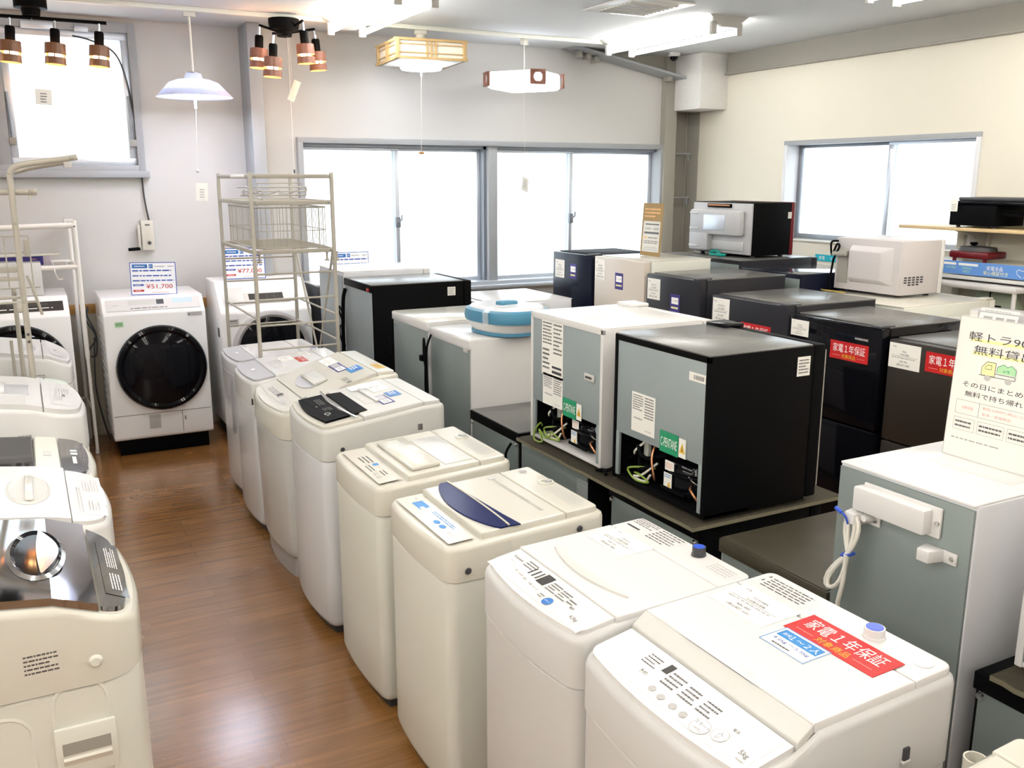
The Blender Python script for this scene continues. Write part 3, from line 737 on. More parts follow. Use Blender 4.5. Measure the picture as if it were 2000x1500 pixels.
W.sticker('caution_print', .445, .14, .15, .055, None, [('g', [(-.46, .32), (-.40, .32), (-.43, .5)], GINK), ('g', [(-.46, -.1), (-.40, -.1), (-.43, .1)], GINK), ('p', -.36, -.45, .45, .45, 5, GINK)], .0102)
W.cyl('water_inlet', .450, -.085, .019, .022, WHITE, BLUEC, .008)
m = M(); F = W.F(.45, -.195, .0105); m.lathe([(.017, 0), (.017, .0006), (.0155, .0008)], WHITE, n=24, T=F); m.build('round_plug', W.t)
m = M(); m.box((.36, -.242, .735), (.375, -.234, .76), INK, .002); m.box((.358, -.2435, .731), (.377, -.235, .736), WHITE, .001); m.build('side_slot', W.t)

# 4.5 kg machine next along
W = Washer('washing_machine', 'white washing machine with small dark display behind the nearest one', MX, 1.63, 0, .435, .475, [(0, .823), (.10, .838), (.475, .85)], WHITEM, WHITEM, rf=.036, bulge=.022, band=.12)  # top frame takes the darker enamel here too, for side shade
W.slab('control_panel', -.05, .098, WHITE, .004)
lid = W.slab('lid', .101, .365, WHITE, .008, .008)
W.slab('rear_panel', .369, .465, WHITE, .007, .010)
m = M(); pts = []
for i in range(25):
    t_ = i / 24 * 2 - 1; pts.append((t_ * .155, .012 - .030 * (1 - t_ * t_)))
for i in range(25):
    t_ = 1 - i / 24 * 2; pts.append((t_ * .155, .012 - .008 * (1 - t_ * t_)))
F = W.F(.155, 0, .0085); m.loft([[F @ V((a, b, 0)) for a, b in pts], [F @ V((a, b + .002, .004)) for a, b in pts]], GWHITE, True, True); m.build('handle', lid)
W.sticker('control_print', .052, 0, .40, .09, None, [('t', 'Hisense', -.40, .24, .15, INK), ('p', -.43, .02, -.38, .10, 1, LINK), ('p', -.32, .12, -.20, .42, 3, GINK), ('r', -.215, .02, -.20, .34, DGREY), ('r', -.175, .02, -.16, .34, DGREY), ('r', -.135, .02, -.12, .34, DGREY), ('r', -.105, -.02, -.025, .40, LCD), ('r', -.075, .10, -.05, .28, SMOKE),
    ('r', -.36, -.16, -.32, -.02, PWHITE), ('t', '予約', -.34, -.09, .08, GINK), ('t', '洗い', -.28, -.12, .08, GINK), ('t', 'すすぎ', -.22, -.16, .08, GINK), ('t', '脱水', -.16, -.18, .08, GINK), ('t', '水量', -.09, -.20, .08, GINK), ('t', 'コース', -.03, -.22, .09, INK), ('p', .0, -.05, .10, .32, 4, GINK), ('p', .11, -.05, .20, .30, 4, GINK), ('p', .21, .0, .28, .2, 2, GINK), ('o', .14, -.30, .035, .15, BLUE), ('t', 'スタート', .14, -.30, .06, PWHITE), ('p', .04, -.36, .09, -.2, 2, GINK), ('t', '電源', .29, -.02, .09, INK), ('t', '4.5kg', .38, -.24, .15, GINK)], .0045)
W.sticker('price_label', .32, .10, .15, .095, PAPER, PRICE('Hisense', '全自動洗濯機', ('¥19, 000', '(税込¥20, 900)')), .0082, lid)
W.sticker('caution_print', .425, .105, .19, .07, None, [('p', -.48, .0, -.05, .48, 4, GINK), ('r', -.45, -.32, -.18, -.22, INK), ('p', .0, -.45, .48, .48, 6, GINK)], .0072)
W.cyl('water_inlet', .437, -.055, .016, .022, DGREY, BLUEC, .006)
W.sticker('caution_print', .425, -.15, .09, .05, None, [('p', -.4, -.4, .4, .4, 4, LINK)], .0072)
W.screw(.42, 1, .79)

# cream machine with navy lens handle
W = Washer('washing_machine', 'cream washing machine with glossy navy lens-shaped lid handle', MX, 2.265, 0, .445, .49, [(0, .782), (.49, .805)], CREAMB, CREAM, rf=.034, bulge=.016, band=.105)
lid = W.slab('lid', .105, .365, CREAM, .013, .018, .006)
W.slab('rear_panel', .369, .48, CREAM, .013, .018, .006)
m = M(); F = W.F(.175, 0, .0135)
top = []; bot = []
for i in range(31):
    t_ = i / 30 * 2 - 1; x = t_ * .205
    bot.append((x, -.012 - .050 * (1 - t_ * t_) ** .8 + .03 * t_ * t_ * 0)); top.append((x, .010 + .006 * (1 - t_ * t_)))
Q = bot + top[::-1]
m.loft([[F @ V((a, b, 0)) for a, b in Q], [F @ V((a, b, .004)) for a, b in Q]], NAVY); h = m.build('handle', lid, 'glossy navy handle')
m = M(); Q = [(-.19, .020), (.205, .012), (.212, .045), (.12, .036), (-.05, .026)]
m.loft([[F @ V((a, b, 0)) for a, b in Q], [F @ V((a, b, .0035)) for a, b in Q]], NAVY); m.build('handle_tail', h, 'navy strip behind the cream stripe')
m = M(); m.tube([F @ V((a, .013 + .006 * (1 - (a / .205) ** 2), .005)) for a, b in top], .003, CREAM, 6); m.build('handle_stripe', h)
W.sticker('control_print', .050, 0, .39, .075, None, [('t', '4.2', -.42, .24, .18, GINK), ('r', -.36, -.1, -.20, .34, LBLUE), ('o', -.22, .05, .02, .1, PWHITE), ('o', -.40, -.05, .012, .06, PWHITE), ('o', -.36, -.15, .012, .06, PWHITE), ('o', .10, -.05, .04, .12, LBLUE), ('o', .2, -.05, .04, .12, LBLUE), ('p', -.1, .15, .3, .35, 2, LBLUE), ('t', '切・入', .36, -.1, .14, GINK)], .001)
m = M(); F = W.F(.32, 0, .0135)
for i in range(40): m.box((-.15 + i * .0077, -.006, 0), (-.1475 + i * .0077, .004, .0012), GWHITE, 0, F)
m.box((-.17, -.012, -.002), (-.155, .008, .0008), SILVP, 0, F); m.build('filter_slots', lid)
m = M(); m.lathe([(.024, .80), (.024, .8215), (.016, .8216), (.016, .81)], CREAMB, c=(.44, .035, 0), n=20); m.lathe([(.010, .80), (.010, .828)], SILVP, c=(.443, .025, 0), n=14); m.build('water_inlet', W.t)
W.sticker('caution_print', .435, -.09, .18, .055, None, [('p', -.48, -.45, .48, .45, 5, LINK)], .0132)
W.sticker('caution_print', .43, .165, .05, .04, None, [('o', 0, 0, .35, .35, LINK)], .0132)
W.screw(.055, -1, .71, .010); W.screw(.40, -1, .765, .010)

# cream machine behind it
W = Washer('washing_machine', 'cream washing machine with transparent lid bulge behind the navy one', MX, 2.808, 0, .455, .475, [(0, .782), (.475, .81)], CREAMB, CREAM, rf=.034, bulge=.016, band=.10)
lid = W.slab('lid', .11, .36, CREAM, .013, .018, .006)
W.slab('rear_panel', .364, .465, CREAM, .013, .018, .006)
m = M(); F = W.F(.185, -.01, .0125); m.box((-.17, -.05, 0), (.17, .05, .014), CREAM, .008, F); m.box((-.15, -.03, .006), (.15, .02, .0145), CREAMB, .006, F); m.build('handle', lid)
m = M(); F = W.F(.30, -.02, .0125); m.box((-.15, -.05, 0), (.16, .05, .003), WHITE, .0015, F); m.build('lid_window', lid)
W.sticker('control_print', .055, 0, .38, .075, None, [('t', '5.0', -.38, .1, .16, LINK), ('r', -.02, .1, .04, .36, LBLUE), ('p', -.26, -.2, -.06, .35, 3, GINK), ('p', .0, -.3, .18, 0, 2, GINK), ('p', .2, .0, .34, .3, 2, GINK), ('o', .25, -.2, .03, .12, LINK), ('o', .34, -.2, .03, .12, LINK), ('t', '切', .44, -.25, .12, LINK)], .001)
m = M(); m.lathe([(.024, .80), (.024, .826), (.016, .8262), (.016, .81)], CREAMB, c=(.42, .06, 0), n=20); m.lathe([(.010, .80), (.010, .832)], SILVP, c=(.423, .05, 0), n=14); m.build('water_inlet', W.t)
W.sticker('caution_print', .418, -.07, .18, .055, None, [('p', -.48, -.45, .48, .45, 5, LINK)], .0132)

# silver-white machine with the black panel
W = Washer('washing_machine', 'white washing machine with black control panel crossed by silver curve', MX, 3.405, 0, .49, .49, [(0, .825), (.16, .845), (.40, .876), (.49, .876)], COOLW, GWHITE, rf=.036, bulge=.026, band=.125, bandslope=.02)
pan = W.slab('control_panel', -.06, .158, CREAM, .006, .012)
lid = W.slab('lid', .161, .40, GWHITE, .012, .012)
W.slab('rear_panel', .404, .485, GWHITE, .010, .016)
m = M(); F = W.F(.115, .0, .0122)
def bl(v0, v1): return [(-.20 + .0, v1)] + [(-.20 + .385 * i / 16, v0 - .020 * math.sin(PI * i / 16) * (1 if v0 < 0 else -.6)) for i in range(17)] + [(.175, v1)] + [(.175 - .37 * i / 16, v1 - .016 * math.sin(PI * i / 16)) for i in range(1, 16)]
Q = bl(-.085, .012)
m.loft([[F @ V((a, b, -.008)) for a, b in Q], [F @ V((a, b, .002)) for a, b in Q]], BLACK); bp_ = m.build('black_panel', pan, 'glossy black control panel')
Q = [(-.19, .028), (.175, .028), (.165, .085), (-.17, .085)]
m = M(); m.loft([[F @ V((a, b, -.004)) for a, b in Q], [F @ V((a, b, .002)) for a, b in Q]], BLACK); m.build('black_panel', lid, 'glossy black lid strip')
decal('panel_print', F @ Mx.Translation((-.01, -.035, .002)), .32, .07, BLACK, [('p', -.4, -.1, -.1, .3, 3, GINK), ('t', '000', -.08, -.3, .12, PWHITE), ('p', .05, -.2, .2, .3, 4, GINK), ('o', .32, -.22, .05, .16, PWHITE), ('o', .32, -.22, .04, .13, BLACKG), ('t', '切', .40, -.3, .12, PWHITE)], bp_, .0002)
m = M(); m.tube([F @ V((-.235 + .47 * i / 20, .020 - .014 * math.sin(PI * i / 20), .003)) for i in range(21)], .005, CHROMEB, 8); m.build('silver_trim', pan, 'silver curved trim')
m = M(); F = W.F(.25, .02, .0125); m.box((-.10, -.03, -.004), (.10, .012, .001), GWHITE, .003, F); m.box((-.11, .010, 0), (.11, .024, .010), WHITE, .004, F); m.build('handle', lid)
W.sticker('price_label', .335, .13, .16, .07, PAPER, PRICE('Panasonic', '洗濯機', ('¥35, 000', '(税込¥38, 500)')), .0122, lid)
W.sticker('energy_sticker', .352, -.03, .075, .05, BLUE, [('p', -.4, -.3, .4, .3, 3, PWHITE), ('o', .25, .1, .14, .2, LBLUE)], .0122, lid)
W.sticker('capacity_sticker', .295, -.08, .13, .05, PURP, [('r', -.45, -.36, -.02, .36, SILVP), ('r', .02, -.36, .45, .36, PWHITE), ('p', .08, -.2, .4, .2, 2, GINK)], .0122, lid)
m = M(); F = W.F(.285, .17, .013); m.box((-.04, -.05, 0), (.03, .05, .0015), PAPERB, 0, F); m.box((-.03, -.04, .004), (.05, .03, .0055), ACRYL, 0, F); m.build('plastic_bag', lid)
W.screw(.07, -1, .745, .009); m = M(); m.box((.37, -.2455, .78), (.39, -.243, .805), GINK, .003); m.build('side_slot', W.t)

# big machine with oval handle hole
W = Washer('washing_machine', 'cream white washing machine with wide oval lid recess and purple sticker', MX, 4.02, 0, .585, .52, [(0, .755), (.12, .785), (.28, .845), (.42, .885), (.52, .885)], WHITEM, CREAM, rf=.05, bulge=.035, band=.12, base=.09, basem=SILVP, taper=.012)
W.slab('control_panel', -.07, .105, LIDGL, .005, .014)
W.sticker('control_print', .045, 0, .44, .075, None, [('p', -.4, -.1, .1, .3, 3, GINK), ('r', -.05, .0, .03, .35, DGREY), ('o', .2, -.1, .03, .15, LINK), ('o', .28, -.12, .03, .15, LINK), ('o', .36, -.14, .03, .15, LINK), ('p', -.35, -.4, .3, -.25, 1, LINK)], .0055)
lid = W.slab('lid', .108, .415, CREAM, .010, .012)
W.slab('rear_panel', .419, .51, CREAM, .010, .02)
m = M(); F = W.F(.20, .02, .0105)
m.loft([[F @ V((.13 * math.cos(2 * PI * i / 32), .062 * math.sin(2 * PI * i / 32), 0)) for i in range(32)], [F @ V((.13 * math.cos(2 * PI * i / 32), .062 * math.sin(2 * PI * i / 32), .002)) for i in range(32)]], SILVP)
m.box((-.10, -.005, 0), (.125, .055, .012), GWHITE, .006, F); m.box((-.10, -.012, .002), (.125, .0, .014), CREAM, .004, F); m.build('handle', lid)
W.sticker('capacity_sticker', .335, .02, .16, .05, PURP, [('r', -.45, -.36, -.02, .36, SILVP), ('r', .02, -.36, .45, .36, PWHITE), ('p', .08, -.2, .4, .2, 2, GINK)], .0102, lid, label='indigo capacity sticker')
W.sticker('energy_sticker', .375, -.10, .09, .06, LBLUE, [('p', -.4, -.3, .2, .3, 3, PWHITE), ('o', .25, .1, .14, .2, DBLUE)], .0102, lid)
W.sticker('price_label', .335, .17, .15, .06, PAPER, PRICE('HITACHI', '洗濯機', ('¥40, 000', '(税込¥44, 000)')), .0102, lid)
W.sticker('caution_print', .30, -.22, .10, .035, None, [('p', -.45, -.4, .2, .4, 3, GINK), ('r', .3, -.3, .45, .3, INK)], .0102, lid)
W.sticker('caution_print', .465, -.15, .10, .04, YEL, [('p', -.4, -.3, .4, .3, 2, GINK)], .0102)
m = M(); F = W.F(.115, -.21, .0105); m.box((-.022, -.008, 0), (.022, .010, .002), DGREY, .001, F); m.build('lid_badge', lid)
m = M(); m.box((-.02, .25, .68), (-.012, .262, .71), DGREY, .002); m.build('front_badge', W.t)

# grey-panelled machine behind
W = Washer('washing_machine', 'white washing machine with silver grey front panel and red lid sticker', MX + .01, 4.58, 0, .47, .50, [(0, .772), (.11, .79), (.50, .82)], COOLW, WHITE, rf=.045, bulge=.02, band=.13)
W.slab('control_panel', -.05, .105, SILVP, .005, .014)
lid = W.slab('lid', .108, .40, WHITE, .010, .012)
W.slab('rear_panel', .404, .49, WHITE, .010, .012)
m = M(); F = W.F(.05, 0, .006); m.box((-.018, -.008, 0), (.018, .010, .002), PWHITE, .001, F); m.build('power_button', W.t)
m = M(); F = W.F(.17, .0, .0105); m.box((-.10, -.03, -.003), (.10, .03, .001), GWHITE, .003, F); m.build('handle', lid)
W.sticker('warranty_sticker', .30, .02, .13, .045, RED, WARR, .0102, lid)
W.sticker('price_label', .24, .10, .11, .07, PAPER, PRICE('SHARP', '洗濯機', ('¥33, 000', '(税込¥36, 300)')), .0102, lid)
W.sticker('price_label', .35, .14, .10, .05, PAPER, [('p', -.4, -.4, .4, .4, 4, LINK)], .0102, lid)

# furthest machine of the middle row
W = Washer('washing_machine', 'white washing machine with vertical logo furthest along the middle row', MX + .04, 5.10, 0, .46, .48, [(0, .772), (.10, .78), (.48, .79)], COOLW, COOLW, rf=.045, bulge=.02, band=.08)
W.slab('control_panel', -.05, .098, SILVP, .005, .012)
lid = W.slab('lid', .10, .36, WHITE, .008, .010)
W.slab('rear_panel', .364, .47, WHITE, .008, .010)
m = M(); F = W.F(.045, 0, .006); m.box((-.018, -.008, 0), (.018, .010, .002), PWHITE, .001, F); m.build('power_button', W.t)
m = M(); F = W.F(.12, .0, .0085); m.box((-.20, -.006, 0), (-.15, .010, .001), LINK, 0, F); m.box((.15, -.006, 0), (.20, .010, .001), LINK, 0, F); m.build('lid_catch', lid)
decal('front_logo', frame((-.031, -.12, .52), (0, 0, -1), (0, -1, 0)), .30, .05, COOLW, [('t', 'SLIM WASHER', 0, .1, .5, SILVP, .9), ('p', -.4, -.45, .3, -.28, 1, SILVP)], W.t, .0006)
W.sticker('warranty_print', .42, 0, .2, .05, None, [('p', -.4, -.4, .4, .4, 3, LINK)], .0082)
W.cyl('water_inlet', .43, -.16, .016, .015, WHITE, BLUEC, .004)

# machine cut off at the bottom right corner
W = Washer('washing_machine', 'white washing machine whose top corner shows at the bottom right', .86, .545, 0, .47, .475, [(0, .82), (.475, .85)], WHITEM, CREAM, rf=.05, bulge=.03)
lid = W.slab('lid', .10, .39, CREAM, .008, .02); W.slab('rear_panel', .394, .465, CREAM, .008, .012)
m = M(); F = W.F(.2, .05, .0085); m.box((-.12, -.03, -.002), (.12, .03, .002), GWHITE, .002, F); m.build('handle', lid)
W.sticker('caution_print', .43, .05, .14, .04, None, [('p', -.45, -.4, .45, .4, 3, LINK)], .0082)
m = M(); m.loft([[(rr * math.cos(2 * PI * i / 24) + 1.335, rr * math.sin(2 * PI * i / 24) + .845, zz) for i in range(24)] for rr, zz in ((.017, 0), (.017, .735), (.0195, .736), (.0195, .765), (.0165, .765), (.0155, .70))], CREAM, True, True)
tag(m.build('drain_pipe'), 'upright cream drain pipe end between the two nearest washing machines', 'pipe')

# ------------------------------------------------------------------ left row, fronts facing right
LX = .118
W = Washer('washing_machine', 'cream washing machine with mirror-dark lid nearest in the left row', LX, 2.13, PI, .52, .58, [(0, .846), (.058, .874), (.14, .905), (.58, .965)], CREAMB, CREAM, rf=.07, bulge=.03, band=.125)
W.slab('control_panel', -.05, .055, CHROME, .006, .022)
lid = W.slab('lid', .060, .265, CHROME, .014, .016, .006)
W.slab('rear_lid', .268, .56, CHROME, .014, .016, .006, lid)
m = M(); F = W.F(.165, .0, .0145)
m.loft([[F @ V((.150 * math.cos(2 * PI * i / 32), .058 * math.sin(2 * PI * i / 32), 0)) for i in range(32)], [F @ V((.140 * math.cos(2 * PI * i / 32), .050 * math.sin(2 * PI * i / 32), .006)) for i in range(32)]], CHROMEB, False, False)
m.loft([[F @ V((.140 * math.cos(2 * PI * i / 32), .050 * math.sin(2 * PI * i / 32), .006)) for i in range(32)], [F @ V((.125 * math.cos(2 * PI * i / 32), .042 * math.sin(2 * PI * i / 32), .001)) for i in range(32)]], BLACKG, False, True)
m.loft([[F @ V((a, b, z)) for a, b in [(-.13 + .26 * i / 12, -.010 - .034 * math.sin(PI * i / 12)) for i in range(13)] + [(.13 - .26 * i / 12, -.006 + .006 * math.sin(PI * i / 12)) for i in range(13)]] for z in (.0015, .009)], CHROMEB); m.build('handle', lid)
W.sticker('control_print', .020, 0, .32, .05, None, [('p', -.4, -.3, -.1, .2, 4, PWHITE), ('p', .0, -.3, .4, .2, 5, PWHITE)], .0062)
W.sticker('price_label', .345, -.07, .155, .105, PAPER, PRICE('Panasonic', '洗濯乾燥機', ('¥45, 000', '(税込¥49, 500)')), .0142, lid)
W.sticker('capacity_sticker', .31, .09, .11, .07, PAPER, [('f', -.5, -.5, .5, .5, .0018, LBLUE), ('r', -.44, .02, .44, .40, LBLUE), ('t', '4人〜', .0, .21, .24, PWHITE), ('t', '8kg', 0, -.2, .22, DBLUE)], .0142, lid)
sy = .26
decal('rating_print', frame((.17, sy, .795), (-1, 0, 0), (0, 0, 1)), .07, .05, None, [('p', -.45, -.45, .45, .45, 5, GINK)], W.t, .0006)
m = M(); m.lathe([(.014, 0), (.012, .004), (.009, .007)], CREAMB, c=(.075, sy + .0005, .775), axis='Y', n=16, T=Mx.Translation((0, 2 * (sy), 0)) @ Mx.Scale(-1, 4, (0, 1, 0))); m.build('screw_cap', W.t)
m = M(); m.box((.05, sy - .004, .535), (.165, sy + .006, .645), CREAMB, .006); m.box((.062, sy + .004, .585), (.152, sy + .0065, .612), GREY, 0); m.prism([(sy + .002, .585), (sy + .010, .575), (sy + .002, .55)], 0, .062, .152, CREAM); m.build('side_handle', W.t)
m = M()
for i, u in enumerate((.11, .25, .36, .47)):
    z1 = .74 - .05 * i
    for q in (-.05, .05): m.rod((u + q, sy - .0085, z1 - .05), (u + q, sy - .0085, .22), .0075, CREAMB, 8)
    m.tube([(u + .05 * math.cos(a), sy - .0085, z1 - .05 + .05 * math.sin(a)) for a in [PI * k / 8 for k in range(9)]], .0075, CREAMB, 8)
m.build('pressed_rib', W.t)

W = Washer('washing_machine', 'white washing machine with round glassy lid handle second in the left row', LX - .003, 2.735, PI, .50, .58, [(0, .835), (.14, .868), (.58, .93)], CREAMB, WHITE, rf=.07, bulge=.03, band=.12)
W.slab('control_panel', -.05, .075, WHITE, .006, .012)
lid = W.slab('lid', .078, .275, WHITE, .014, .012, .006)
W.slab('rear_lid', .278, .56, SMOKE, .014, .016, .006, lid)
m = M(); F = W.F(.175, .0, .0145)
m.loft([[F @ V((.135 * math.cos(2 * PI * i / 32), .055 * math.sin(2 * PI * i / 32), 0)) for i in range(32)], [F @ V((.127 * math.cos(2 * PI * i / 32), .047 * math.sin(2 * PI * i / 32), .004)) for i in range(32)], [F @ V((.11 * math.cos(2 * PI * i / 32), .036 * math.sin(2 * PI * i / 32), .001)) for i in range(32)]], GWHITE, False, True)
m.box((-.11, -.012, .002), (.11, .008, .010), LIDGL, .004, F); m.build('handle', lid)
W.sticker('control_print', .025, 0, .36, .075, None, [('p', -.45, .25, .2, .45, 2, LINK), ('r', -.08, -.2, .06, .15, PAPERB), ('p', .1, -.4, .4, .2, 6, LINK), ('p', -.4, -.3, -.15, .1, 4, LINK)], .0062)
W.sticker('price_label', .34, -.06, .11, .10, PAPER, PRICE('HITACHI', '洗濯機', ('¥38, 000', '(税込¥41, 800)')), .0142, lid)
W.sticker('capacity_sticker', .325, .10, .12, .07, PAPER, [('r', -.44, .02, .44, .40, LBLUE), ('t', '3〜4人', .0, .21, .24, PWHITE), ('t', '7kg', 0, -.2, .22, DBLUE)], .0142, lid)
decal('rating_print', frame((.17, .25, .80), (-1, 0, 0), (0, 0, 1)), .07, .03, None, [('p', -.45, -.45, .45, .45, 2, GREEN)], W.t, .0006)

W = Washer('washing_machine', 'white washing machine with dark glass lid third in the left row', LX - .006, 3.30, PI, .50, .56, [(0, .80), (.14, .825), (.56, .87)], CREAMB, CREAM, rf=.07, bulge=.03, band=.12)
W.slab('control_panel', -.05, .075, SMOKE, .006, .022)
lid = W.slab('lid', .078, .150, CREAMB, .010, .018, .005)
W.slab('glass_lid', .153, .40, BLACKG, .010, .018, .005, lid)
W.sticker('control_print', .03, 0, .34, .06, None, [('r', -.3, .0, -.05, .2, PWHITE), ('r', .02, -.1, .1, .25, PWHITE), ('r', .14, -.1, .2, .25, PWHITE), ('p', -.4, -.4, .4, -.2, 2, GINK)], .0062)
m = M(); F = W.F(.115, .0, .0105); m.box((-.03, -.012, 0), (.03, .012, .001), GWHITE, 0, F); m.build('lid_badge', lid)
decal('rating_print', frame((.15, .25, .765), (-1, 0, 0), (0, 0, 1)), .09, .02, None, [('t', '8kg', -.2, 0, .7, GINK), ('p', 0, -.4, .45, .4, 1, GINK)], W.t, .0006)

W = Washer('washing_machine', 'tall cream washing machine with deep curved lid fourth in the left row', LX - .008, 3.835, PI, .555, .60, [(0, .885), (.16, .93), (.34, .955), (.60, .955)], CREAMB, WHITE, rf=.09, bulge=.04, band=.16, bandslope=-.05)
W.slab('control_panel', -.06, .105, WHITE, .012, .014)
lid = W.slab('lid', .11, .58, WHITE, .014, .014)
m = M(); F = W.F(.20, -.0, .0145); m.box((-.09, -.05, -.003), (.09, .05, .001), SILVP, .003, F); m.box((-.09, .03, .0), (.09, .09, .012), WHITE, .008, F); m.build('handle', lid)
W.sticker('control_print', .04, 0, .36, .085, None, [('p', -.3, .0, .0, .4, 4, LINK), ('r', -.05, -.1, .06, .03, GINK), ('p', .1, -.3, .4, .3, 5, LINK), ('o', -.2, -.3, .02, .06, LINK)], .0122)
decal('rating_print', frame((.17, .28, .81), (-1, 0, 0), (0, 0, 1)), .09, .065, None, [('t', '取扱説明', -.05, .35, .16, INK), ('p', -.45, -.45, .45, .2, 5, GINK)], W.t, .0006)

W = Washer('washing_machine', 'mint-tinted white washing machine with dark lid strip fifth in the left row', LX - .012, 4.43, PI, .50, .56, [(0, .80), (.14, .825), (.56, .86)], CREAMB, GGREEN, rf=.07, bulge=.03, band=.11)
W.slab('control_panel', -.05, .085, GGREEN, .006, .012)
lid = W.slab('lid', .088, .13, WHITE, .010, .014)
W.slab('glass_lid', .133, .42, SMOKE, .010, .016, .005, lid)
W.sticker('control_print', .035, 0, .36, .07, None, [('r', -.02, -.1, .2, .05, GINK), ('p', -.3, -.2, -.05, .3, 3, GINK), ('o', -.1, .25, .02, .06, GINK), ('o', .2, .25, .02, .06, GINK)], .0062)

W = Washer('washing_machine', 'white washing machine with curved lid seam furthest in the left row', LX + .012, 5.02, PI, .52, .58, [(0, .855), (.08, .895), (.28, .925), (.58, .925)], CREAMB, WHITE, rf=.08, bulge=.03, band=.10)
W.slab('control_panel', -.05, .10, WHITE, .010, .012)
lid = W.slab('lid', .105, .56, WHITE, .012, .012)
m = M(); F = W.F(.16, .05, .0125); m.box((-.06, -.03, -.002), (.06, .03, .001), SILVP, .002, F); m.build('handle', lid)
W.sticker('control_print', .05, 0, .3, .06, None, [('r', -.05, -.1, .05, .1, GINK)], .0102)
decal('rating_print', frame((.13, .26, .80), (-1, 0, 0), (0, 0, 1)), .07, .05, None, [('p', -.45, -.45, .45, .45, 5, GINK)], W.t, .0006)
W.screw(.06, 1, .78)
# ------------------------------------------------------------------ drum washing machines along the far wall (fronts face the viewer)
def drum_washer(label, x, y, w, d, h, body, ring, panel, door=(.0, .56, .225), knee=.90, lean=.10, extras=None, rz=PI / 2, plinth=BLACK, ribs=False):
    # local: front at x=0 facing -x, depth +x ; placed with rz=90deg so the front faces -Y in the world
    t = thing('drum_washing_machine', label, 'washing machine', (x, y, 0), rz, 'drum washing machines by the far wall')
    m = M(); prof = [(0.012, .10), (0, .115), (0, knee), (lean, h), (d - .02, h), (d, h - .02), (d, .10)]
    m.prism(prof, 1, -w / 2, w / 2, body, .014); m.build('body', t)
    m = M(); m.box((.03, -w / 2 + .03, 0), (d - .03, w / 2 - .03, .11), plinth, .004); m.build('base', t)
    cz, cy, r = door[1], door[0], door[2]
    m = M(); c = (0, cy, cz)
    m.lathe([(r * 1.02, -.004), (r * 1.03, .018), (r * 1.0, .034), (r * .93, .040), (r * .86, .030)], ring, c=c, axis='-X', n=56)
    dr = m.build('door', t)
    m = M(); m.lathe([(r * .88, .024), (r * .86, .032), (r * .70, .046), (r * .4, .056), (0, .060)], BLACKG, c=c, axis='-X', n=56); m.build('door_glass', dr)
    dz = h - knee
    sl = V((lean, 0, dz)).normalized(); nrm = V((-dz, 0, lean)).normalized()
    PF = lambda yy, k: frame(V((lean * k, yy, knee + dz * k)) + nrm * .001, (0, -1, 0), sl)
    if extras: extras(t, PF, w, d, h, dr)
    return t
def ex0(t, PF, w, d, h, dr):
    decal('control_panel', PF(0, .52), w - .05, .085, WHITE, [('t', 'Panasonic', -.40, .0, .12, GINK), ('r', -.27, -.05, .02, .38, GWHITE), ('r', .03, -.05, .11, .38, DGREY), ('r', .20, .0, .42, .42, LCDB), ('p', -.25, -.42, .15, -.25, 1, GINK)], t, .003)
    m = M(); m.box((-.001, -w / 2 + .01, .262), (.003, w / 2 - .01, .265), GINK); m.box((-.001, -.115, .125), (.003, -.112, .262), GINK); m.build('front_seam', t)
    decal('rating_print', frame((-.002, .055, .21), (0, -1, 0), (0, 0, 1)), .07, .09, WHITEM, [('p', -.4, -.4, .4, .4, 6, LINK)], t, .0006)
    m = M(); m.box((-.004, -.135, .20), (.002, -.125, .225), GREY, .001); m.build('filter_latch', t)
    decal('energy_sticker', frame((-.002, .215, .845), (0, -1, 0), (0, 0, 1)), .05, .032, PGREEN, [('p', -.4, -.3, .4, .3, 2, INK)], t, .0008)
    decal('caution_print', frame((-.002, -.235, .885), (0, -1, 0), (0, 0, 1)), .09, .025, WHITEM, [('g', [(-.45, -.3), (-.3, -.3), (-.375, .3)], GINK), ('p', -.25, -.4, .45, .4, 2, LINK)], t, .0006)
    m = M()
    for i in range(15):
        z = .17 + i * .047
        m.prism([(.03, z), (.33, z + .02), (.33, z + .034), (.03, z + .022)], 1, w / 2 - .003, w / 2 + .006, WHITEM)
    m.box((.0, w / 2 - .004, .13), (.025, w / 2 + .003, .92), WHITEM, .002); m.build('side_rib', t)
drum_washer('white drum washing machine with big black door under the 51,700 yen card', .685, 6.065, .605, .60, 1.0, FLW, BLACKG, FLW, (-.015, .555, .265), .905, .085, ex0)
def ex1(t, PF, w, d, h, dr):
    m = M(); F = PF(0, .5); m.box((-.27, -.07, 0), (-.13, .07, .004), WHITE, .002, F); m.build('detergent_drawer', t)
    decal('control_panel', PF(-.02, .42), .30, .085, WHITE, [('r', -.40, -.18, .36, .40, LCD), ('r', -.2, -.18, -.195, .4, GINK), ('r', .0, -.18, .005, .4, GINK), ('r', .16, -.18, .165, .4, GINK), ('p', -.35, -.45, .2, -.3, 1, LINK)], t, .004)
    decal('capacity_sticker', frame((-.002, .225, .80), (0, -1, 0), (0, 0, 1)), .07, .05, WHITEM, [('p', -.4, .1, .4, .45, 1, GINK), ('o', .25, -.2, .12, .2, LINK), ('p', -.4, -.4, .0, .0, 2, LINK)], t, .0006)
    m = M(); m.lathe([(.025, 0), (.025, .004), (.02, .006)], COOLW, c=(0, -.24, .76), axis='-X', n=24); m.build('door_button', t)
    m = M(); m.box((.08, w / 2 - .002, .70), (.13, w / 2 + .003, .76), DGREY, .002); m.build('side_grip', t)
drum_washer('white drum washing machine with silver door ring behind the beige rack', 1.385, 6.09, .60, .50, 1.06, FLW, SILVP, FLW, (-.02, .61, .255), .865, .17, ex1)
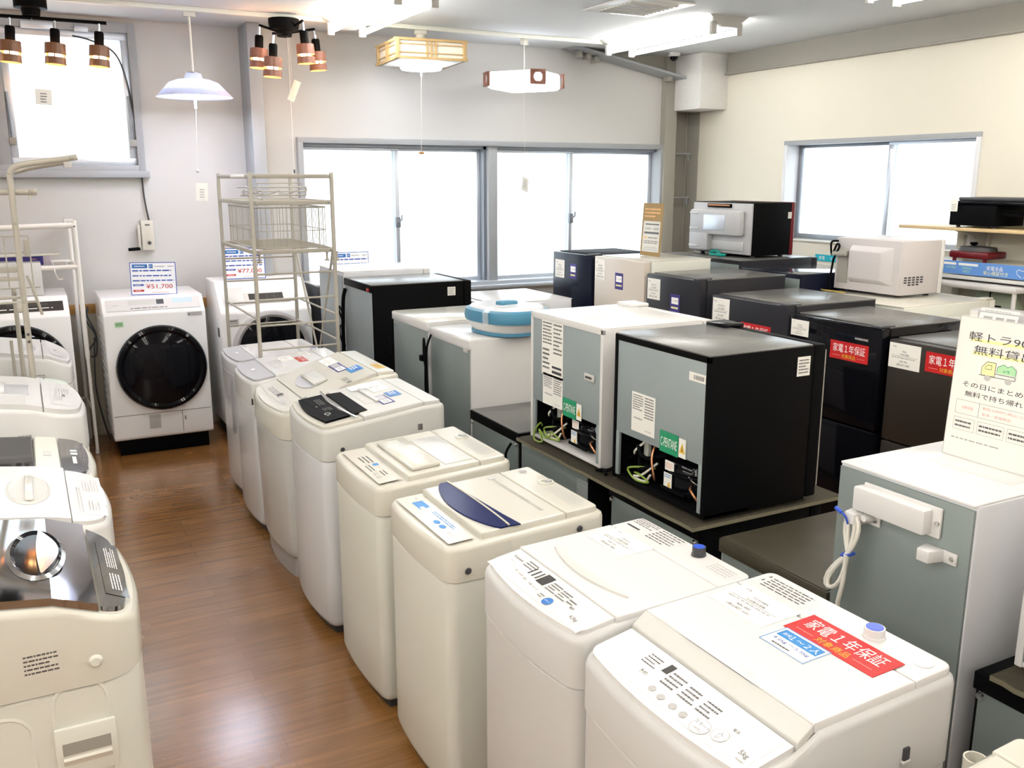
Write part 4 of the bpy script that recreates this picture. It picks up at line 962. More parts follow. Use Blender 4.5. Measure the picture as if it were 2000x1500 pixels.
def ex2(t, PF, w, d, h, dr):
    m = M(); m.box((.12, -w / 2 + .01, h - .004), (d - .06, w / 2 - .01, h + .004), GWHITE, .003); m.build('top_cover', t)
    m = M(); m.prism([(-.04, .55), (-.01, .55), (-.01, .84), (-.055, .72)], 1, .14, .17, DGREY, .004); m.build('door_handle', dr)
drum_washer('dark drum washing machine beside the pale refrigerator back', 2.045, 6.09, .60, .50, 1.0, CHARC, DGREY, DGREY, (0, .58, .23), .93, .06, ex2)
def ex3(t, PF, w, d, h, dr):
    decal('control_panel', PF(0, .5), w - .06, .075, LCD, [('r', -.05, .1, .1, .35, INK), ('r', .15, .1, .35, .3, DGREY), ('p', -.45, -.3, .4, -.1, 1, PWHITE), ('o', -.4, .1, .02, .15, PWHITE), ('o', -.32, .1, .02, .15, PWHITE)], t, .003)
drum_washer('white drum washing machine with dark panel in the far left corner', -.10, 6.06, .61, .60, 1.03, FLW, BLACKG, FLW, (.0, .60, .278), .92, .13, ex3)

# price cards standing on them -----------------------------------------------
def machine_card(label, x, y, z, price, tilt, hide=False):
    t = thing('price_card', label, 'price card', (x, y, z), 0, 'machine price cards')
    F = frame((0, 0, .105), (1, .0, -tilt), (tilt, .12, 1))
    decal('card', F, .275, .205, PAPERB, [('f', -.5, -.5, .5, .5, .0045, DBLUE), ('r', -.45, .32, -.12, .44, BLUE), ('p', -.40, .35, -.17, .41, 1, PWHITE), ('r', -.09, .32, .0, .44, BLUE), ('t', '紹介', -.045, .38, .06, PWHITE), ('p', .03, .34, .26, .41, 1, LINK), ('p', .32, .34, .45, .41, 1, LINK),
        ('p', -.45, .20, .46, .29, 1, DBLUE), ('p', -.45, .05, .46, .13, 1, DBLUE), ('p', -.45, -.10, .46, -.02, 1, DBLUE), ('r', -.45, -.22, -.22, -.17, DBLUE), ('p', -.41, -.21, -.26, -.18, 1, PWHITE), ('r', -.45, -.40, -.22, -.34, RED), ('p', -.41, -.39, -.26, -.35, 1, PWHITE)] +
        ([('t', price, .12, -.25, .19, RED, .58), ('p', -.05, -.45, .35, -.41, 1, PINK)]), t)
    m = M(); m.box((-.12, -.004, -.105), (.12, .006, -.06), ACRYL, .001, F); m.box((-.10, -.01, 0), (.10, .05, .003), ACRYL); m.build('stand', t)
machine_card('blue-bordered price card reading 51,700 yen', .71, 6.22, .998, '¥51,700', .03)
machine_card('blue-bordered price card reading 77,000 yen behind the beige rack', 1.305, 6.33, 1.06, '¥77,000', .01)
machine_card('blue-bordered price card partly hidden above the pale refrigerator', 2.06, 6.36, 1.005, '¥69,000', .0)
m = M(); m.tube(smooth_path([(0, 0, .92), (-.02, -.02, .84), (.03, -.02, .72), (-.03, -.01, .62), (.02, -.02, .60), (.03, -.02, .74), (-.01, -.02, .86), (0, 0, .90)], 6), .006, DGREY); m.tube(smooth_path([(.02, -.02, .72), (.0, 0, .4), (.03, .02, .15), (.06, .05, .01)], 6), .005, DGREY)
o = m.build('power_cord'); o.location = (.325, 6.45, 0); tag(o, 'black bundled power cord hanging left of the 51,700 yen machine', 'power cord')

# ------------------------------------------------------------------ refrigerators
def cabinet(t, w, d, h, body, back, top=None, z0=0.0, rim=.012, backrim=None, foot=True):
    # local: door side at x=0 (faces -x), back at x=d ; y centred
    m = M(); m.box((.05, -w / 2, z0 + .02), (d - .006, w / 2, z0 + h), body, .006); m.build('cabinet', t)
    if top:
        m = M(); m.box((.052, -w / 2 + .004, z0 + h - .002), (d, w / 2 - .004, z0 + h + .004), top, .002); m.build('top_panel', t)
    m = M(); m.box((d - .012, -w / 2 + rim, z0 + .03), (d, w / 2 - rim, z0 + h - rim * 2), back, .001)
    if backrim:
        m.box((d - .01, -w / 2, z0 + h - .04), (d + .004, w / 2, z0 + h), backrim, .002)
    m.build('back_panel', t)
    if foot:
        for s in (-1, 1):
            for u in (.09, d - .06):
                m = M(); m.lathe([(.018, z0), (.016, z0 + .024)], DGREY, c=(u, s * (w / 2 - .05), 0), n=12); m.build('foot', t)
def doors(t, w, zs, dm, x0=0.0, th=.046, handle=None, bev=.006):
    for (a, b) in zs:
        m = M(); m.box((x0, -w / 2, a), (x0 + th, w / 2, b), dm, bev); o = m.build('door', t)
        if handle:
            m = M(); s = handle; m.box((x0 - .012, s * (w / 2 - .05), a + .1 if b - a > .5 else a + .03), (x0 - .0, s * (w / 2 - .025), b - .1 if b - a > .5 else b - .03), DGREY, .004); m.build('door_handle', o)
def cord(t, pts, m_=BLACK, r=.0055, plug=True, name='power_cord'):
    m = M(); m.tube(smooth_path(pts, 6), r, m_)
    if plug:
        p = V(pts[-1]); m.box((p.x - .014, p.y - .012, p.z - .03), (p.x + .014, p.y + .012, p.z + .005), m_, .004)
        for q in (-.006, .006): m.box((p.x - .002, p.y + q - .001, p.z - .045), (p.x + .002, p.y + q + .001, p.z - .028), CHROMEB)
    return m.build(name, t)
BX = 1.70   # backs of the middle fridge row
def back_sticker(t, w, d, y, z, sw, sh, items, base=PAPER, name='rating_label', label=None):
    return decal(name, frame((d + .0005, y, z), (0, 1, 0), (0, 0, 1)), sw, sh, base, items, t, .001, label)

# M row things face +x (rz=pi): local y = -(world y - yc), back at local x=d -> world x = X0 - d
def mthing(name, label, y0, y1, d, z=0.0, x=BX, group='refrigerators turned with their backs to the washing machines'):
    return thing(name, label, 'refrigerator', (x + d, (y0 + y1) / 2, z), PI, group)

# near low fridges
def low_fridge(label, y0, y1, d, h, body, back, top, rimm=None, x=BX, ext=None):
    w = y1 - y0; t = mthing('refrigerator', label, y0, y1, d, 0, x)
    cabinet(t, w, d, h, body, back, top, 0, .012, rimm)
    doors(t, w, [(.04, h)], body)
    if ext: ext(t, w, d, h)
    return t
def screws(t, w, d, h):
    m = M()
    for s in (-1, 1): m.lathe([(.009, 0), (.007, .006)], CHROMEB, c=(d + .004, s * (w / 2 - .02), h - .05), axis='-X', n=10, T=Mx.Translation((2 * (d + .004), 0, 0)) @ Mx.Scale(-1, 4, (1, 0, 0)))
    m.build('hinge_screw', t)
def e1(t, w, d, h):
    screws(t, w, d, h); cord(t, [(d + .01, w / 2 - .05, h - .05), (d + .03, w / 2 - .06, h - .10), (d + .03, w / 2 - .03, h - .16), (d + .03, w / 2 - .07, h - .22), (d + .03, w / 2 - .04, h - .15), (d + .03, w / 2 - .06, h - .26)])
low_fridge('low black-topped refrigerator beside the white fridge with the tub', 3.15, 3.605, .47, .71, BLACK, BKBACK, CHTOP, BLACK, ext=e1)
def e2(t, w, d, h):
    back_sticker(t, w, d, w / 2 - .04, h - .11, .075, .14, [('p', -.4, -.4, .4, .4, 8, LINK)], BKBACKL, 'pale_label')
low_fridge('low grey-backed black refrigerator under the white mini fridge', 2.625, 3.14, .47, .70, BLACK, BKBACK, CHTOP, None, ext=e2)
def e3(t, w, d, h):
    screws(t, w, d, h); cord(t, [(d + .01, w / 2 - .10, h - .06), (d + .03, w / 2 - .11, h - .14), (d + .03, w / 2 - .09, h - .28), (d + .03, w / 2 - .18, h - .22), (d + .03, w / 2 - .08, h - .32)])
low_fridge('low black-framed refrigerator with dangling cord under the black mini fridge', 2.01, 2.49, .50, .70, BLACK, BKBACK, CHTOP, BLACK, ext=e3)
low_fridge('low refrigerator with worn brown top beside the white boxed-back fridge', 1.512, 1.92, .56, .705, CREAMB, BKBACK, BROWNT, BROWNT)
def e4(t, w, d, h):
    screws(t, w, d, h); cord(t, [(d + .01, w / 2 - .14, h - .09), (d + .02, w / 2 - .08, h - .14), (d + .02, w / 2 - .07, h - .28), (d + .02, w / 2 - .16, h - .32), (d + .02, w / 2 - .19, h - .20), (d + .02, w / 2 - .14, h - .12), (d + .02, w / 2 - .12, h - .34)], BLACK, .008)
    m = M(); m.box((d + .004, w / 2 - .16, h - .11), (d + .02, w / 2 - .135, h - .07), BLUEC, .004); m.build('cord_tie', t)
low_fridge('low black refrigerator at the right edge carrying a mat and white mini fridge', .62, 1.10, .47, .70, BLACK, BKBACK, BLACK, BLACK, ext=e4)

# mats on the low fridges
def mat_thing(label, x0, x1, y0, y1, z, sag=0.0):
    m = M(); n = 16; vs = []; fs = []
    for k, dz in ((0, 0), (1, .012)):
        for i in range(n + 1):
            y = y0 + (y1 - y0) * i / n; wv = .001 * math.sin(i * 1.7) + .0012 * math.sin(i * 3.1)
            for j, x in enumerate((x0 - .0 + wv * 2, (x0 + x1) / 2, x1)):
                s = -sag * (1 if j == 0 else 0) * (1 if abs(y - sagy) < sagw else 0)
                vs.append((x, y, z + dz + s))
    m2 = M()
    def idx(k, i, j): return k * (n + 1) * 3 + i * 3 + j
    ft = []; fe = []
    for i in range(n):
        for j in range(2):
            ft.append((idx(1, i, j), idx(1, i, j + 1), idx(1, i + 1, j + 1), idx(1, i + 1, j))); ft.append((idx(0, i, j), idx(0, i + 1, j), idx(0, i + 1, j + 1), idx(0, i, j + 1)))
        fe.append((idx(0, i, 0), idx(1, i, 0), idx(1, i + 1, 0), idx(0, i + 1, 0))); fe.append((idx(0, i, 2), idx(0, i + 1, 2), idx(1, i + 1, 2), idx(1, i, 2)))
    for j in range(2):
        fe.append((idx(0, 0, j), idx(0, 0, j + 1), idx(1, 0, j + 1), idx(1, 0, j))); fe.append((idx(0, n, j), idx(1, n, j), idx(1, n, j + 1), idx(0, n, j + 1)))
    m2.add(vs, ft, MAT_); m2.add(vs, fe, MATE)
    return tag(m2.build('mat'), label, 'mat', 'mats on the low refrigerators')
sagy, sagw = 2.55, .05
mat_thing('long brown ribbed mat under the two mini fridges', 1.655, 2.27, 1.99, 3.09, .7045)
mat_thing('brown ribbed mat on the black fridge at the right edge', 1.68, 2.14, .60, 1.055, .7045)

# mini fridges with open compressor bays
CPENT = [('f', -.5, -.5, .5, .5, .002, PWHITE)]
def mini_fridge(label, y0, y1, d, h, z, body, frm, backm, topm, hingem, papers, bay=(.035, .20), x=BX, pent=(0, 0), front_handle=BLACK, near_label=None, cut=0):
    w = y1 - y0; t = mthing('mini_refrigerator', label, y0, y1, d, z, x, 'mini refrigerators on the low refrigerators')
    b0, b1 = bay; hw = w / 2; r = .016
    m = M()
    m.box((.05, -hw + .0015, b1), (d - .008, hw - .0015, h), body, .004)            # insulated block
    m.box((.05, -hw + .0012, .012), (d - .17, hw - .0012, b1 + .002), body, .003)
    for s in (-1, 1): m.box((.049, s * hw, .0115), (d, s * (hw - r), h - .001), frm, .002)
    m.box((d - .175, -hw, .012), (d - .004, hw, b0), frm, .002); m.box((d - .01, -hw, h - .02), (d, hw, h), frm, .002)
    m.build('cabinet', t)
    m = M(); m.box((.052, -hw + .003, h - .002), (d - .001, hw - .003, h + .004), topm, .002); m.build('top_panel', t)
    m = M(); m.box((d - .010, -hw + r, b1), (d - .003, hw - r, h - .02), backm, .001)
    for s in (-1, 1): m.box((d - .012, s * (hw - r), b0), (d - .002, s * (hw - r - .018), b1 + .002), backm, .001)
    m.box((d - .174, -hw + r, b0), (d - .166, hw - r, b1), BLACK)
    for s in (-1, 1): m.box((d - .166, s * (hw - r), b0), (d - .013, s * (hw - r - .004), b1), BLACK)
    m.box((d - .166, -hw + r, b1 - .004), (d - .012, hw - r, b1 - .0005), BLACK)
    m.build('back_panel', t)
    m = M(); m.box((.0, -hw, .015), (.045, hw, h + .002), body, .006); m.build('door', t)
    m = M(); m.box((-.002, -hw + .01, h + .001), (.085, -hw + .11, h + .016), hingem, .005); m.build('hinge_cover', t)
    # compressor and pipes
    cy = .075 * (w / .49)
    m = M(); prof = [(0, b0), (.05, b0), (.072, b0 + .012), (.077, b0 + .045), (.077, b0 + .070), (.081, b0 + .075), (.081, b0 + .082), (.075, b0 + .086), (.068, b0 + .108), (.042, b0 + .126), (0, b0 + .130)]
    m.lathe(prof, BLACKG, c=(d - .10, cy, 0), n=28, sy=1.15); m.box((d - .02, cy - .06, b0 + .02), (d - .012, cy + .06, b0 + .03), BLACK); cp = m.build('compressor', t)
    decal('compressor_label', frame((d - .017, cy - .028, b0 + .048), (0, 1, 0), (0, 0, 1)), .04, .055, PAPER, [('p', -.4, .2, .4, .45, 2, LBLUE), ('g', [(.0, -.3), (.36, -.3), (.18, .05)], YEL)], cp)
    decal('compressor_label', frame((d - .024, cy - .030, b0 + .097), (0, 1, 0), (0, 0, 1)), .045, .032, PAPER, [('p', -.4, -.3, .4, .3, 3, PINK)], cp)
    for k, (pts, mm, rr) in enumerate((([(d - .05, cy + .05, b0 + .05), (d - .015, cy + .085, b0 + .055), (d - .02, cy + .11, b0 + .03), (d - .04, cy + .12, b0 + .01)], COPPER, .004),
            ([(d - .03, cy + .06, b0 + .085), (d - .013, cy + .10, b0 + .085), (d - .03, cy + .13, b0 + .07)], CHROMEB, .003),
            ([(d - .05, -.06, b0 + .15), (d - .02, -.045, b0 + .10), (d - .02, -.03, b0 + .04), (d - .04, -.05, b0 + .02)], COPPER, .004),
            ([(d - .05, -.10, b0 + .15), (d - .01, -.12, b0 + .11), (d - .02, -.14, b0 + .09)], CORDW, .004),
            ([(d - .06, -.02, b0 + .11), (d - .02, -.08, b0 + .09), (d - .02, -.12, b0 + .12), (d - .05, -.15, b0 + .09), (d - .02, -.10, b0 + .05), (d - .04, -.05, b0 + .07)], BLACK, .007),
            ([(d - .04, -.05, b0 + .06), (d - .01, -.12, b0 + .05), (d + .0, -.165, b0 + .03), (d - .01, -.12, b0 + .006), (d - .02, -.06, b0 + .012), (d - .01, -.10, b0 + .03), (d - .03, -.15, b0 + .02)], YGRN, .0035),
            ([(d - .04, -.04, b0 + .08), (d - .015, -.09, b0 + .03), (d - .01, -.13, b0 + .015), (d - .02, -.08, b0 + .01), (d - .02, -.05, b0 + .04)], CORDW, .004))):
        pts = [(min(p[0], d - .012), max(-hw + .05, min(hw - .05, p[1])), p[2]) for p in pts]
        mm_ = M(); mm_.tube(smooth_path(pts, 6), rr, mm, 7); mm_.build(('copper_pipe', 'steel_pipe', 'copper_pipe', 'white_wire', 'black_wire', 'earth_wire', 'white_wire')[k], t)
    m = M(); m.box((d - .10, -.09, b0), (d - .04, -.15, b0 + .06), BLACK, .006); m.build('relay_box', t)
    m = M(); m.box((d - .06, -.10, b0 + .08), (d - .045, -.125, b0 + .13), CREAMB, .003); m.build('wire_connector', t)
    for (yy, zz, sw, sh, n, dark) in papers:
        it = [('p', -.45, .05, .0, .46, 7, GINK), ('p', .06, -.1, .46, .46, 8, GINK)]
        if dark: it += [('r', .0, -.34, .44, -.30, INK), ('r', .0, -.43, .44, -.38, INK), ('p', -.45, -.4, -.1, 0, 5, GINK)]
        else: it += [('p', -.4, -.2, .0, -.1, 1, LINK), ('p', .1, -.42, .4, -.38, 1, LINK)]
        back_sticker(t, w, d - .003, yy, zz, sw, sh, it, PAPER, 'paper_label')
    py, pz = pent
    decal('coolant_label', frame((d - .0005, py, pz), (0, 1, 0), (0, 0, 1)), .092, .068, GREEN, [('t', 'C-PENTANE', 0, 0, .62, PWHITE, .88)], t, .001, 'green coolant label')
    decal('warning_label', frame((d - .0005, py - .0 + .066, pz), (0, 1, 0), (0, 0, 1)), .034, .06, PAPER, [('g', [(-.4, -.25), (.4, -.25), (0, .28)], YEL), ('g', [(-.08, -.15), (.08, -.15), (0, .15)], INK)], t, .001)
    return t
# local y right of back view: looking at the back from -x world, screen-right = toward camera = -y world = +y local
t = mini_fridge('black mini fridge with exposed compressor standing on the brown mat', 2.0, 2.48, .455, .505, .7185, BLACK, BLACK, BKBACKL, CHTOP, BLACKG, [(-.075, .265, .125, .13, 8, 0)], bay=(.025, .175), pent=(.065, .205))
decal('barcode_label', frame((.4525, .185, .435), (0, 1, 0), (0, 0, 1)), .075, .026, PAPER, [('r', -.2 + .0, -.25, -.16, .25, INK)] + [('r', -.1 + i * .06, -.25, -.1 + i * .06 + .03, .25, INK) for i in range(9)], t)
decal('side_label', frame((.09, .2405, .445), (-1, 0, 0), (0, 0, 1)), .052, .06, PAPER, [('p', -.4, -.4, .4, .4, 5, GINK)], t)
m = M(); m.box((.0, .241, .05), (.003, .243, .49), GREY); m.build('door_seal', t)
t = mini_fridge('white mini fridge with exposed compressor beyond the black one', 2.552, 3.055, .475, .505, .7185, WHITEM, WHITE, BKBACKL, WHITE, WHITE, [(-.09, .385, .155, .215, 8, 1), (-.085, .225, .145, .12, 8, 0)], bay=(.025, .165), pent=(.04, .185))
m = M(); F = frame((.4725, .175, .325), (0, 1, 0), (0, 0, 1)); m.box((-.035, -.013, 0), (.028, .013, .006), GWHITE, .003, F); m.box((-.025, -.004, .004), (.015, .004, .007), DGREY, 0, F); m.build('rear_clip', t)
m = M(); m.tube(smooth_path([(.45, -.20, .06), (.465, -.19, .075), (.475, -.215, .04), (.485, -.20, .008), (.48, -.15, .012), (.47, -.19, .05), (.475, -.13, .03), (.46, -.10, .06)], 6), .0035, YGRN, 6); m.build('earth_wire', t)
t = mini_fridge('white mini fridge back cut by the right edge on its mat', .56, 1.045, .40, .505, .7185, WHITE, WHITE, BKBACK, WHITE, WHITE, [(.0, .32, .12, .14, 8, 0)], bay=(.025, .40), x=1.74, pent=(.08, .43))
o = M().tube(smooth_path([(1.69, 2.50, .728), (1.70, 2.53, .735), (1.69, 2.56, .728), (1.72, 2.535, .73), (1.75, 2.50, .76), (1.76, 2.44, .80)], 6), .006, BLACK).build('power_cord')
tag(o, 'black cord trailing between the white and black mini fridges', 'power cord')

# white fridge with the power box on its back
t = mthing('refrigerator', 'slim white refrigerator with white power box and cord on its grey back', 1.14, 1.508, .46, 0)
w, d, h = .368, .46, 1.05
cabinet(t, w, d, h, COOLW, BKBACK, WHITE, 0, .004); doors(t, w, [(.05, h)], WHITE)
m = M(); F = frame((d, 0.0, .99), (0, 1, 0), (0, 0, 1))
m.box((-.10, -.035, 0), (.11, .035, .008), WHITE, .004, F); m.box((-.108, -.03, .002), (.088, .028, .035), WHITE, .006, F); m.lathe([(.006, .008), (.005, .012)], CHROMEB, T=F @ Mx.Translation((.102, .0, 0)), n=10); m.build('power_box', t)
m = M(); m.lathe([(.012, 0), (.012, .02), (.008, .03)], WHITE, T=F @ Mx.Translation((-.075, -.045, 0)), n=14); m.lathe([(.006, 0), (.006, .01)], CHROMEB, T=F @ Mx.Translation((-.06, -.048, 0)), n=10); m.build('power_terminal', t)
for yy, zz, lab in ((-.098, .94, None), (.105, .922, None)):
    m = M(); F = frame((d, yy, zz), (0, 1, 0), (0, 0, 1))
    m.box((-.01, -.014, 0), (.05, .014, .006), WHITE, .004, F); m.prism([(-.03, .0), (.02, 0), (.01, .045), (-.02, .045)], 1, -.014, .014, WHITE, .003, F); m.lathe([(.006, .006), (.004, .009)], GREY, T=F @ Mx.Translation((.038, 0, 0)), n=10); m.build('cord_hook', t)
X0 = d + .035
def drop(ya, za, yb, zb, wd, n=16):
    # teardrop loop from (ya,za) hanging/rising to (yb,zb)
    out = []
    for k in range(n + 1):
        q = k / n * 2 * PI; tt = (1 - math.cos(q)) / 2; sd = math.sin(q) * wd * (tt ** .5)
        out.append((X0 + .004 * math.sin(q), ya + (yb - ya) * tt + sd, za + (zb - za) * tt))
    return out
m = M()
m.tube(drop(-.106, .846, -.098, .948, .030), .0052, CORDW, 8); m.tube(drop(-.106, .846, -.100, .945, .016), .0052, CORDW, 8)
m.tube(drop(-.106, .846, -.158, .742, .030), .0052, CORDW, 8); m.tube([(p[0] + .009, p[1] + .006, p[2]) for p in drop(-.106, .846, -.152, .748, .024)], .0052, CORDW, 8)
m.tube(smooth_path([(X0 + .006, -.104, .85), (X0 + .006, -.108, .78), (X0 + .006, -.118, .72), (X0, -.126, .66)], 6), .0056, CORDW, 8); m.tube(smooth_path([(X0 + .014, -.100, .85), (X0 + .012, -.104, .78), (X0 + .010, -.116, .72)], 6), .0052, CORDW, 8)
m.box((X0 - .012, -.142, .63), (X0 + .014, -.114, .68), CORDW, .005); c_ = m.build('power_cord', t)
m = M(); m.tube([(X0 + .016 * math.cos(a), -.106 + .013 * math.sin(a), .846 + .004 * math.sin(a)) for a in [2 * PI * k / 14 for k in range(14)]], .0035, BLUEC, 6, closed=True); m.build('cord_tie', c_)
m = M(); m.tube(smooth_path([(X0 + .01, -.105, .925), (X0 + .018, -.108, .945), (X0 + .018, -.122, .950)], 5), .0025, BLUEC, 6); m.tube([(X0 + .018, -.120, .950), (X0 + .018, -.138, .957)], .005, BLUEC, 6); m.build('cord_tie', c_)

# tall ones along the far part of the row
def e5(t, w, d, h, hang):
    cord(t, hang)
t = mthing('refrigerator', 'white refrigerator carrying the blue and white tub', 3.61, 4.06, .46)
w, d, h = .45, .46, 1.02; cabinet(t, w, d, h, WHITEM, BKBACK, WHITE, 0, .010, WHITE); doors(t, w, [(.05, .62), (.63, h)], WHITE)
cord(t, [(d + .01, -.19, h - .03), (d + .03, -.20, h - .10), (d + .03, -.205, h - .22), (d + .04, -.17, h - .36), (d + .04, -.20, h - .30), (d + .04, -.195, h - .12), (d + .04, -.21, h - .05), (d + .035, -.225, h - .14), (d + .03, -.20, h - .3), (d + .03, -.2, .3)], plug=False)
m = M(); m.box((d + .02, -.255, h - .165), (d + .05, -.225, h - .135), BLACK, .004); m.build('plug', t)
m = M(); m.box((d, .17, h - .055), (d + .008, .21, h - .03), GWHITE, .002); m.build('rear_clip', t)
t = mthing('refrigerator', 'white refrigerator between the tub fridge and the tall black fridge', 4.09, 4.57, .50)
w, d, h = .48, .50, 1.035; cabinet(t, w, d, h, WHITEM, BKBACK, CREAM, 0, .012, WHITE); doors(t, w, [(.05, .62), (.63, h)], WHITE)
cord(t, [(d + .01, -.21, h - .06), (d + .02, -.225, h - .12), (d + .03, -.20, h - .2), (d + .03, -.225, h - .28), (d + .03, -.215, .3)], plug=False)
t = mthing('refrigerator', 'tall black refrigerator with grey back near the long window', 4.895, 5.39, .62)
w, d, h = .495, .62, 1.135; cabinet(t, w, d, h, BLACK, BKBACKL, CHTOP, 0, .012, BLACK); doors(t, w, [(.05, .62), (.63, h + .002)], BLACK)
cord(t, [(d + .01, -.20, h - .06), (d + .02, -.215, h - .12), (d + .03, -.205, h - .25), (d + .03, -.215, h - .38), (d + .03, -.215, .2)], r=.012, plug=False)
m = M(); m.tube(smooth_path([(d + .02, -.22, h - .22), (d + .02, -.30, h - .18), (d + .02, -.32, h - .20), (d + .02, -.22, h - .28)], 6), .006, BLACK); m.tube(smooth_path([(d + .02, -.22, h - .29), (d + .02, -.30, h - .30), (d + .02, -.31, h - .36), (d + .02, -.22, h - .42), (d + .02, -.26, h - .33)], 6), .006, BLACK); m.build('cord_loop', t)
m = M(); m.box((d + .01, -.24, h - .47), (d + .04, -.19, h - .44), BLACK, .004); m.build('plug', t)
decal('side_label', frame((.13, w / 2 + .0005, h - .055), (-1, 0, 0), (0, 0, 1)), .05, .05, PAPER, [('p', -.4, -.4, .4, .4, 4, LINK)], t)
m = M(); m.box((d + .002, w / 2 - .07, h - .035), (d + .008, w / 2 - .03, h - .018), RED, .001); m.build('rear_tab', t)
t = mthing('refrigerator', 'pale-backed white refrigerator behind the tall black one', 5.42, 5.93, .58, 0, 1.70)
w, d, h = .51, .58, 1.165; cabinet(t, w, d, h, COOLW, BKBACKL, WHITE, 0, .012, None); doors(t, w, [(.05, .7), (.71, h)], WHITE)
m = M()
for yy in (-.2, .1): m.lathe([(.008, 0), (.006, .006)], GREY, c=(d + .006, yy, h - .03), axis='-X', n=10, T=Mx.Translation((2 * d + .012, 0, 0)) @ Mx.Scale(-1, 4, (1, 0, 0)))
m.build('rear_screw', t)
t = thing('refrigerator', 'low white refrigerator with sunlit top behind the tub under the window', 'refrigerator', (2.42, 5.20, 0), 0, 'refrigerators lit by the long window')
w, d, h = .62, .60, .985; cabinet(t, w, d, h, COOLW, WHITE, WHITE); doors(t, w, [(.05, .55), (.56, h)], WHITE)
t = thing('refrigerator', 'small white refrigerator just left of the navy black fridge', 'refrigerator', (2.80, 4.62, 0), 0, 'refrigerators lit by the long window')
w, d, h = .45, .34, .93; cabinet(t, w, d, h, COOLW, WHITE, WHITE); doors(t, w, [(.05, h)], WHITE)

# tub on the white fridge
t = thing('storage_tub', 'blue and white oval tub with lid and clear strap on a white fridge', 'tub', (1.95, 3.735, 1.0245), R(8))
def ov(sx, sy, z): return [(sx * (abs(math.cos(a)) ** .8) * (1 if math.cos(a) >= 0 else -1), sy * (abs(math.sin(a)) ** .8) * (1 if math.sin(a) >= 0 else -1), z) for a in [2 * PI * k / 40 for k in range(40)]]
m = M(); m.loft([ov(.135, .165, 0), ov(.145, .175, .006), ov(.145, .175, .02)], TUBBL); m.build('foot_ring', t)
m = M(); m.loft([ov(.140, .17, .02), ov(.158, .19, .055), ov(.160, .195, .065)], WHITE); m.build('bowl', t)
m = M(); m.loft([ov(.168, .205, .062), ov(.172, .212, .08), ov(.165, .205, .112), ov(.150, .19, .12)], TUBBL, True, True); r_ = m.build('rim', t)
m = M(); m.loft([ov(.148, .187, .119), ov(.14, .18, .128), ov(.12, .15, .131)], COOLW); m.build('lid', t)
m = M(); m.box((-.045, -.03, .126), (.045, .03, .148), TUBBL, .008); m.build('lid_handle', t)
m = M(); m.prism([(-.175, .06), (-.178, .115), (-.15, .136), (0, .138), (.15, .136), (.178, .115), (.175, .06), (.172, .06), (.174, .113), (.148, .133), (0, .135), (-.148, .133), (-.174, .113), (-.172, .06)], 1, -.10, -.06, ACRYL); m.build('strap', t)

# ------------------------------------------------------------------ the row of fridges with doors facing left
NX = 3.2
def nfridge(label, y0, y1, d, h, body, door, top, zs=None, x=NX, card=None, indigo=None, warr=None, brand=None, hinge=True, handle=None):
    w = y1 - y0; t = thing('refrigerator', label, 'refrigerator', (x, (y0 + y1) / 2, 0), 0, 'refrigerators with doors facing the middle aisle')
    cabinet(t, w, d, h, body, BKBACK, top, 0)
    doors(t, w, zs or [(.05, h * .58), (h * .58 + .008, h)], door, 0, .046, handle)
    DF = lambda y, z: frame((-.0005, y, z), (0, -1, 0), (0, 0, 1))
    if card: decal('price_label', DF(*card[0]), card[1], card[2], PAPER, PRICE(*card[3]), t)
    if indigo: decal('capacity_sticker', DF(*indigo), .085, .10, PURP, [('r', -.36, -.05, .36, .32, PWHITE), ('t', '1〜2人用', 0, .14, .16, GINK, .6), ('p', -.36, -.38, .36, -.14, 1, PYEL)], t, .001, 'indigo capacity sticker')
    if warr: decal('warranty_sticker', DF(*warr), .215, .082, RED, WARR, t, .001, 'red warranty sticker')
    if brand: decal('brand_mark', DF(*brand[:2]), .075, .012, DGREY, [('t', brand[2], 0, 0, .75, PWHITE, .92)], t, .0005)
    if hinge:
        m = M(); m.box((.0, -w / 2 + .01, h), (.09, -w / 2 + .06, h + .010), DGREY, .003); m.build('hinge_cover', t)
    return t
P1 = ('HITACHI', '冷凍冷蔵庫', ('¥25, 000', '(税込¥27, 500)'))
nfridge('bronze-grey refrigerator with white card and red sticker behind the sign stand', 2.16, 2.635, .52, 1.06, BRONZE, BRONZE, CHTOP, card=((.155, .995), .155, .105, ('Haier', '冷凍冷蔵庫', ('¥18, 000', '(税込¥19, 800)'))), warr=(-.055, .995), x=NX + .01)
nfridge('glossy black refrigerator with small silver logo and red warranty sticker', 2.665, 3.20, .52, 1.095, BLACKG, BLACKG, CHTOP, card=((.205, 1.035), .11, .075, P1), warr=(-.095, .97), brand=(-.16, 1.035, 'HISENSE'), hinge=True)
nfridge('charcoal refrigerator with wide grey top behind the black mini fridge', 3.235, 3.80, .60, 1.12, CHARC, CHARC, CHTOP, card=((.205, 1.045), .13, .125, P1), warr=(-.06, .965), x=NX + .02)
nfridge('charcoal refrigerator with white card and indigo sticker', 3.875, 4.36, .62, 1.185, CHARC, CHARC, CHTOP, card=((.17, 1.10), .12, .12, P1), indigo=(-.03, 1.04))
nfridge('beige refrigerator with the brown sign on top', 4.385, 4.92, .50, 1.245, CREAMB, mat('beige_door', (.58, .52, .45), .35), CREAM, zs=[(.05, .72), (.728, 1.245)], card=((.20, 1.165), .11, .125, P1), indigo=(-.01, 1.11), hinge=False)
nfridge('navy-black refrigerator against the long window', 4.955, 5.44, .50, 1.24, NAVYK, NAVYK, BLACK, card=((.15, 1.13), .12, .12, P1), indigo=(-.02, 1.125), hinge=True)
